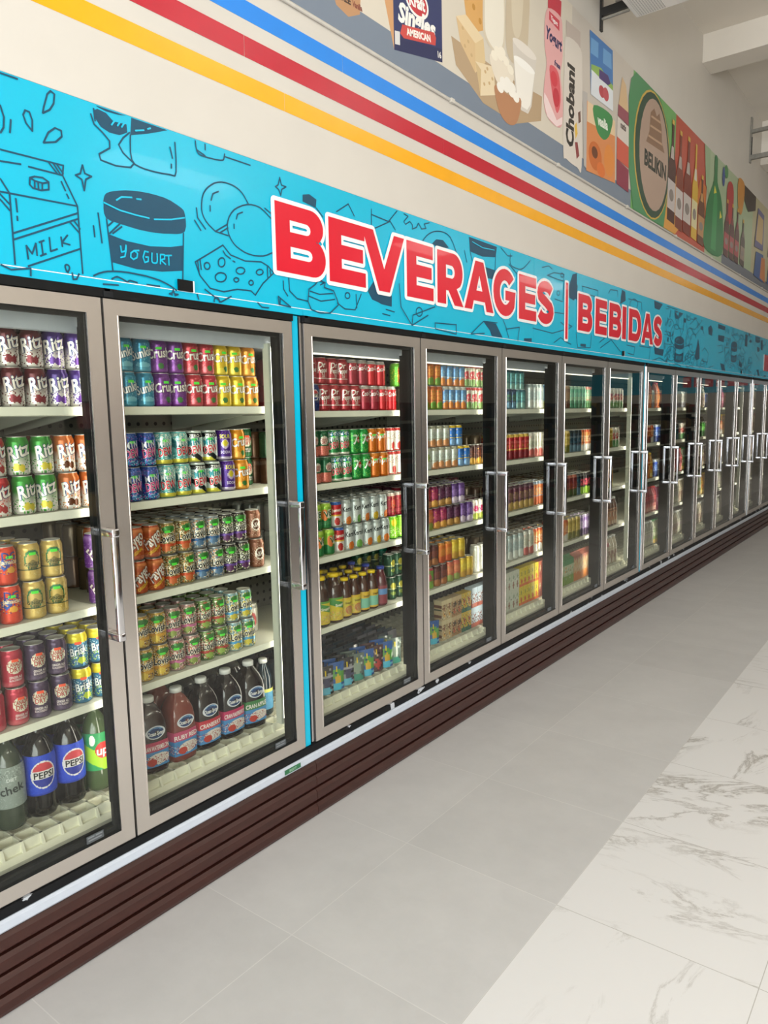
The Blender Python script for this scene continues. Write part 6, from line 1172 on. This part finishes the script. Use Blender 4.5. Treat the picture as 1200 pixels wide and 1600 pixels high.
# ---------------------------------------------------------------- stocking the shelves
XC = -0.172
SHELFN = ['top shelf', 'second shelf', 'third shelf', 'fourth shelf', 'bottom deck']
def put(key, x, y, z, label, group, rz):
    s = STY[key]; o = thing(s['name'], label, s['name'].replace('_', ' ').replace('iced tea', 'tea').replace('energy drink can', 'energy drink'), (x, y, z), rz, group, s['me'])
    for nm, me in s['kids']: link(nm, me, o)
    return o
def expand(t):
    out = []
    for q in t.split():
        if '*' in q: k, n = q.split('*'); out += [k] * int(n)
        else: out.append(q)
    return out
def seen(dn, x, y):
    """does the line from the camera to (x, y) pass through the open glass of door dn"""
    cx = cam.location.x; t = cx / (cx - x); yc = y * t; t2 = (cx + 0.08) / (cx - x); ym = y * t2; a, b = DOOR[dn]
    return yc > a + 0.045 and ym < b - 0.030
def row(dn, sh, tier, y0, keys, x=XC, z=None, pitch=None, rowno=1, ypos=None, gap=.0025):
    """one straight row of packs from left to right; '-' leaves an empty place"""
    ci = 0 if dn < 3 else 1 if dn < 8 else 2 if dn < 13 else 3
    lim_lo = CASES[ci][2] + (0.032 if ci == 0 else 0.001); lim_hi = CASES[ci][3] - (0.032 if ci == 3 else -G)
    y = y0; n_v = n_h = 0
    for key in expand(keys):
        if key == '-': y += pitch or .0655; continue
        if key.startswith('+'): y += float(key[1:]); continue
        s = STY[key]; p = max(pitch or 0, 2 * s['r'] + gap); yc = y + p / 2; y += p
        if yc - s['r'] < lim_lo or yc + s['r'] > lim_hi: continue
        zz = z if z is not None else SHZ[ci][sh] + 0.0005
        vis = seen(dn, x, yc) or seen(dn, x, yc - s['r'] * .8) or seen(dn, x, yc + s['r'] * .8)
        d_ = s['desc']
        if vis:
            n_v += 1; o_ = ORD[n_v] + ' from left'
        else:
            n_h += 1; o_ = ORD[n_h] + ' behind post'
        if tier == 'solo': pl = ''
        else: pl = (', upper tier' if tier == 'up' else ', lower tier')
        if rowno > 1: pl = ', ' + ORD[rowno] + ' row'
        lab = f"{d_}, {o_}{pl}, {SHELFN[sh]}, {ORD[dn]} door"
        put(key, x + random.uniform(-.002, .002), yc + random.uniform(-.0006, .0006), zz, lab, f"drinks on the {SHELFN[sh]} behind the {ORD[dn]} door", -0.28 + random.uniform(-.30, .30) if s['name'].endswith('can') else -0.12 + random.uniform(-.1, .1) if 'bottle' in s['name'] else -.42 + random.uniform(-.06, .06) if 'pouch' in s['name'] else 0.0)
    return y
H_ = KIND['std'][1] * 1.016
STUFF = MB()
def lowcan(m, x, y, z, r, h, body):
    n = 10; b = len(m.v)
    for pr, pz in ((1, 0), (1, .88), (.84, 1.0)):
        for i in range(n): a = 2 * PI * i / n; m.v.append((x + r * pr * math.cos(a), y + r * pr * math.sin(a), z + h * pz))
    for j in range(2):
        for i in range(n): i2 = (i + 1) % n; m.face([b + j * n + i, b + j * n + i2, b + (j + 1) * n + i2, b + (j + 1) * n + i], body, 0, True)
    m.face([b + 2 * n + i for i in range(n)], (1, 1, 1, 1), 1)
def pack_back(dn, sh, y0, y1, tiers=2, rows=(1, 6), kind='std', cols=('6a5a44', '5a4a40', '7a6a58'), skip_up=()):
    """the close-packed rows behind the front ones"""
    ci = 0 if dn < 3 else 1 if dn < 8 else 2; r, h = KIND[kind]
    lo = max(y0, CASES[ci][2] + (.035 if ci == 0 else .001)); hi = min(y1, CASES[ci][3] + G)
    for k in range(*rows):
        for t in range(tiers):
            if t == tiers - 1 and k in skip_up: continue
            yy = lo + r + (.012 if k % 2 else 0)
            while yy + r < hi:
                lowcan(STUFF, XC - .012 - k * (2 * r + .0055), yy, SHZ[ci][sh] + .0005 + t * (h * 1.016), r, h, lin(random.choice(cols))); yy += 2 * r + .0025
def two(dn, sh, y0, low, up, dx=-.012, **k):
    row(dn, sh, 'low', y0, low, **k)
    ci = 0 if dn < 3 else 1 if dn < 8 else 2 if dn < 13 else 3
    ks = [q for q in expand(low) if q[0] not in '-+']; h = STY[ks[0]]['h']
    row(dn, sh, 'up', y0, up, x=XC + dx, z=SHZ[ci][sh] + 0.0008 + h, **k)
P = .0655
# first door
two(1, 0, .795, 'rz_cola*3 rz_cherry*2 rz_grape*2', 'rz_cola*2 rz_cherry*3 rz_grape*2', pitch=P + .0015)
two(1, 1, .795, 'rz_cola*3 rz_lime*2 rz_cream*2', 'rz_cola*3 rz_lime*2 rz_cream*2', pitch=P + .0035)
two(1, 2, .80, 'guava*3 gold*2 - fg_grape', 'guava*3 gold*2 - fg_grape', pitch=P + .004)
two(1, 3, .80, 'cd_red*3 cd_purple*2 brisk*2', 'cd_red*3 cd_purple*2 brisk*2', pitch=P + .002)
DK = .3985
row(1, 4, 'solo', .802, 'b_chek*2 b_cola*2 b_lime', x=-.22, z=DK, pitch=.0958)
row(1, 4, 'solo', .828, 'b_chek*2 b_cola*2 b_lime', x=-.32, z=DK, pitch=.0945, rowno=2)
# second door
S2 = 1.296
two(2, 0, S2, 'sk_orange sk_blue*2 cr_purple*2 cr_red*2 cr_yellow*2 cr_orange', 'sk_blue*3 cr_purple*2 cr_red*2 cr_yellow*2 cr_orange', pitch=P)
two(2, 1, S2, 'dw_dark dw_violet*2 dw_white*2 dw_zero*2 warhead cr_orange', 'dw_violet*3 dw_white*2 dw_zero*2 warhead cr_orange', pitch=P)
row(2, 1, 'low', 1.87, 'cd_green*2', x=XC - .10, z=SHZ[0][1] + .0005, rowno=2); row(2, 1, 'up', 1.87, 'cd_green*2', x=XC - .10, z=SHZ[0][1] + .0008 + H_, rowno=3)
two(2, 2, S2, 'fg_orange*3 lv_orange*2 lv_blue*2 lv_dark*2 +.006 aw', 'fg_orange*3 lv_orange*2 lv_blue*2 lv_dark*2 +.006 aw', pitch=.0635)
two(2, 3, S2, 'lv_pine lv_mango*2 lv_pink*2 lv_apple*2 lv_lemon*2', 'lv_mango*3 lv_pink*2 lv_apple*2 lv_lemon*2', pitch=P)
row(2, 3, 'low', 1.85, 'litchi*3', x=XC - .12, z=SHZ[0][3] + .0005, rowno=2)
row(2, 4, 'solo', 1.356, 'os_melon os_ruby os_cran os_rasp os_apple', x=-.19, z=DK, pitch=.1130)
row(2, 4, 'solo', 1.37, 'os_melon os_ruby os_cran os_rasp os_apple', x=-.31, z=DK, pitch=.1130, rowno=2)
row(2, 4, 'solo', 1.935, 'b_small', x=-.22, z=DK, rowno=3)
# third door
S3 = 2.155
two(3, 0, S3, 'pepsi*2 drp*4 cherry*2 cocacola*2 - malt', 'drp*5 cherry*2 cocacola*2 + malt'.replace('+ ', '- ') + ' pome', pitch=P + .001)
two(3, 1, S3, 'cdpink*3 dw_green*2 sevenup*2 sprite*2 kool*2 kooly', 'cdpink*3 dw_green*2 sevenup*2 sprite*2 kool*2 kooly', pitch=P + .001)
two(3, 2, S3 + .01, 'veg*3 apple kn_peach kn_guava kn_peach kn_mango kn_peach rivers*3', 'veg*3 apple kn_peach kn_guava kn_peach kn_mango kn_peach pome*2', pitch=P)
row(3, 3, 'solo', S3 + .005, 'ltea tea_l*2 tea_s*2 tea_a*2 tea_b', x=XC, pitch=.060)
row(3, 3, 'solo', S3 + .07, 'tea_l*2 tea_s*4 tea_b', x=XC - .09, pitch=.060, rowno=2)
row(3, 3, 'solo', S3 + .07, 'tea_l*2 tea_s*4 tea_b', x=XC - .180, pitch=.060, rowno=3)
row(3, 3, 'low', 2.775, 'dkgreen*3', x=XC - .03, pitch=P); row(3, 3, 'up', 2.775, 'dkgreen*3', x=XC - .04, z=SHZ[1][3] + .0008 + H_, pitch=P)
row(3, 3, 'low', 2.775, 'dkgreen*3', x=XC - .105, pitch=P, rowno=2); row(3, 3, 'up', 2.735, 'dkgreen*3 dkteal', x=XC - .205, z=SHZ[1][3] + .0008 + H_, pitch=P, rowno=3)
row(3, 3, 'low', 2.735, 'dkgreen*3 dkteal', x=XC - .20, pitch=P, rowno=4)
for rr in range(2): row(3, 4, 'solo', S3 + .01 + .006 * (rr % 2), 'p_dark*2 p_blue p_dark p_grey p_blue p_red p_blue p_grey', x=XC + .012 - rr * .056, z=DK, pitch=.0715, rowno=rr + 1)
# fourth door
S4 = 2.990
two(4, 0, S4, 's_orange*4 s_blue*4 s_cherry*4', 's_orange*4 s_blue*4 s_cherry*4', pitch=.0585)
two(4, 1, S4, 'k_green*2 k_white*4 k_blue*2 k_brown*3', 'k_white*5 k_blue*2', pitch=.0625)
two(4, 2, S4, 'n_pink n_salmon m_mag*2 m_dark*2 m_violet*2 m_pink*3', 'm_red*2 m_mag m_dark*2 m_violet*2', pitch=P)
two(4, 3, S4, 'n_pink*2 n_brown*2 n_salmon*2 n_yellow*2', 'n_brown*3 n_orange*2 n_yellow*2', pitch=P); row(4, 3, 'solo', S4 + .545, 'n_white*2', pitch=.067, rowno=1, ypos=1)
row(4, 4, 'low', S4 + .02, 'p_dark p_blue', z=DK, pitch=.078); row(4, 4, 'low', S4 + .19, 'c_tan*2 c_brown*2 c_red*2 c_blue*4', z=DK, pitch=.05); row(4, 4, 'up', S4 + .19, 'c_tan*2 c_brown*2 c_red*2', z=DK + .1085, pitch=.05); row(4, 4, 'up', S4 + .502, 'c_blue*4', z=DK + .1125, pitch=.0635)
# fifth door
S5 = 3.790
two(5, 0, S5, 'rivers t_navy*3 t_teal*2', 't_navy*2 t_teal*4', pitch=.06); row(5, 0, 'solo', S5 + .40, 't_white*3 t_sky*2 m_violet', pitch=.066)
row(5, 1, 'solo', S5, 't_red*6 t_pale*5', pitch=.068); row(5, 1, 'solo', S5, 't_red*6 t_pale*5', x=XC - .07, pitch=.068, rowno=2)
row(5, 2, 'solo', S5, 't_pale t_plum*6 t_copper*2 e_blue', pitch=.068); row(5, 2, 'solo', S5, 't_plum*6 t_copper*3 e_blue', x=XC - .07, pitch=.068, rowno=2)
row(5, 3, 'solo', S5, 'g_rose t_white*4 t_pale*2 g_peach*2 g_black g_gold', pitch=.068); row(5, 3, 'solo', S5, 't_white*5 t_pale*2 g_peach*2 g_black g_gold', x=XC - .07, pitch=.068, rowno=2)
for t in (0, 1): row(5, 4, ('low', 'up')[t], S5 + .01, 'c_white*5 c_yellow*5 c_rose*4', z=DK + t * .1185, pitch=.0525)
# sixth door
S6 = 4.600
row(6, 0, 'solo', S6, 'g_brown*3 g_green*4 g_leaf*4', pitch=.068); row(6, 1, 'solo', S6, 'g_gold*3 g_navy*3 g_peach*5', pitch=.068); row(6, 2, 'solo', S6, 'g_leaf g_wine*4 g_navy g_black*3 n_white', pitch=.068); row(6, 3, 'solo', S6, 'g_peach*3 g_gold*3 g_lilac*4', pitch=.068)
row(6, 1, 'solo', S6, 'g_gold*3 g_navy*3 g_peach*5', x=XC - .07, pitch=.068, rowno=2); row(6, 2, 'solo', S6, 'g_wine*5 g_navy g_black*3', x=XC - .07, pitch=.068, rowno=2); row(6, 3, 'solo', S6, 'g_peach*3 g_gold*3 g_lilac*4', x=XC - .07, pitch=.068, rowno=2)
row(6, 4, 'solo', S6, 'c_gable_g*4 c_gable_o*6', z=DK, pitch=.07)
# seventh door
S7 = 5.410
row(7, 0, 'solo', S7, 'g_rose*6', pitch=.068); row(7, 1, 'solo', S7, 'g_peach*2 g_gold g_rose*2 -', pitch=.068); row(7, 2, 'solo', S7 + .02, 'f_yellow*3', pitch=.066); row(7, 3, 'solo', S7, 'f_brown*5', pitch=.066); row(7, 4, 'solo', S7, 'c_gable_p*2 f_cream*3', z=DK, pitch=.07)
# eighth to thirteenth door
def fd(dn, *rows):
    y0 = (DOOR[dn][0] + .03) * 1.066
    for sh, keys in enumerate(rows): 
        if keys: row(dn, sh, 'solo', y0, keys, z=DK if sh == 4 else None, pitch=.067)
fd(8, 'f_orange*3 e_white f_orange*2 e_red*3', 'e_red*3 g_peach e_blue*3 t_sky*2', 'e_blue f_orange*2 f_yellow e_blue*2 e_white*3', 'f_red*6 f_pink*3', 'f_clear*5 f_green*4')
fd(9, 'e_white*6 t_pale*3', 'g_green*2 g_navy g_rose*5 e_red', 'g_gold f_red*4 f_green*4', 'f_clear*4 f_cream*5', 'f_cream*4 f_clear*5')
fd(10, 'f_cream*4 e_blue*2 e_white*3', 'e_green*5 e_white*3', 'f_cream*5 f_brown*4', 'f_green*4 f_yellow*3 f_red*2', 'f_cream*5 f_clear*3')
fd(11, 'f_pink*4 e_red*4', 'g_peach*4 f_yellow*3', 'f_brown*6', 'f_clear*6', 'f_clear*5')
fd(13, 'f_cream*5 f_brown*3', 'f_cream*4 f_orange*4', 'f_brown*5 f_red*3', 'f_clear*7', 'f_clear*7'); fd(14, 'f_brown*4 f_cream*3', 'f_cream*6', 'f_red*5', 'f_clear*5', 'f_cream*5')
# second and third rows of the upper tier, whose ends show above the front row
def back(dn, sh, y0, keys, pitch=P, rows=(1, 2)):
    ci = 0 if dn < 3 else 1; s = STY[expand(keys)[0]]
    for k in rows: row(dn, sh, 'up', y0 + (.012 if k % 2 else .003), keys, x=XC - .012 - k * (2 * s['r'] + .0055), z=SHZ[ci][sh] + .0010 + s['h'], pitch=pitch, rowno=k + 1)
back(1, 2, .80, 'guava*3 gold', .0695); back(1, 3, .80, 'cd_red*3 cd_purple*2 brisk*2', .0675)
back(2, 2, 1.296, 'fg_orange*3 lv_orange*2 lv_blue*2 lv_dark*2', .0645); back(2, 3, 1.296, 'lv_mango*3 lv_pink*2 lv_apple*2 lv_lemon', P)
back(3, 2, 2.165, 'veg*3 apple kn_peach kn_guava kn_peach kn_mango kn_peach pome*2', P)
back(4, 2, 2.99, 'm_red*2 m_mag m_dark*2 m_violet*3', P); back(4, 3, 2.99, 'n_brown*3 n_orange*2 n_yellow*2', P)
# the packed rows behind
for sh in range(4): pack_back(0, sh, -.27, .50, rows=(0, 4), cols=(('7a2a30', '4a3a6a'), ('3a6a3a', '8a5a34'), ('8a7444', '8a3a2c'), ('5a3a4a', '8a8a3a'))[sh])
pack_back(1, 0, .8, 1.27, rows=(2, 5)); pack_back(1, 1, .8, 1.27, rows=(2, 4), cols=('4a5a34', '7a3a30')); pack_back(1, 2, .8, 1.08, rows=(1, 6), skip_up=(1, 2), cols=('8a7444', '7a6638')); pack_back(1, 3, .8, 1.27, rows=(1, 6), skip_up=(1, 2), cols=('4a2f3a', '5a3440', '6a6a34'))
pack_back(2, 0, 1.3, 1.94, rows=(1, 4)); pack_back(2, 1, 1.3, 1.84, rows=(1, 4), cols=('4a5a6a', '6a8a8a')); pack_back(2, 2, 1.3, 1.94, rows=(1, 7), skip_up=(1, 2), cols=('6a5a44', '7a5a40')); pack_back(2, 3, 1.3, 1.83, rows=(1, 7), skip_up=(1, 2), cols=('6a6444', '7a6a50'))
pack_back(3, 0, 2.15, 2.80, rows=(2, 4), cols=('6a2a30', '7a2a30')); pack_back(3, 1, 2.15, 2.95, rows=(2, 5), cols=('3a5a3a', '6a4a34')); pack_back(3, 2, 2.15, 2.98, rows=(1, 7), skip_up=(1, 2), kind='nect', cols=('8a8c88', '7a7c78'))
pack_back(4, 0, 3.0, 3.78, rows=(1, 3), kind='slim'); pack_back(4, 1, 3.0, 3.4, rows=(1, 3), kind='nect'); pack_back(4, 2, 3.0, 3.78, rows=(1, 7), skip_up=(1, 2), cols=('5a3040', '6a3a44')); pack_back(4, 3, 3.06, 3.55, rows=(1, 7), skip_up=(1, 2), cols=('5a3a2c', '6a4a34'))
for dn, ss in ((5, S5), (6, S6)):
    for sh in (1, 2, 3): pack_back(dn, sh, ss, ss + .78, tiers=1, rows=(2, 6), kind='tall')
PQ = MB()
for k in range(10):
    yy = 2.17 + .01 * (k % 2)
    while yy < 2.93:
        x_ = XC - .100 - k * .034; PQ.prism_y([(x_ - .014, DK), (x_ + .014, DK), (x_ + .003, DK + .112), (x_ - .003, DK + .112)], yy, yy + .07, lin(random.choice(('3a3a42', '6a6a72', '23252c', '33404c')))); yy += .0775
q_ = link('packed_pouches', PQ.mesh('packed_pouches', [MT['gloss']]), None, kind='stuff'); q_['label'] = 'silvery drink pouches packed behind the front rows'
o = link('packed_cans', STUFF.mesh('packed_cans', [MT['print'], MT['lid']]), None, kind='stuff'); o['label'] = 'close packed cans filling the shelves behind the front rows'
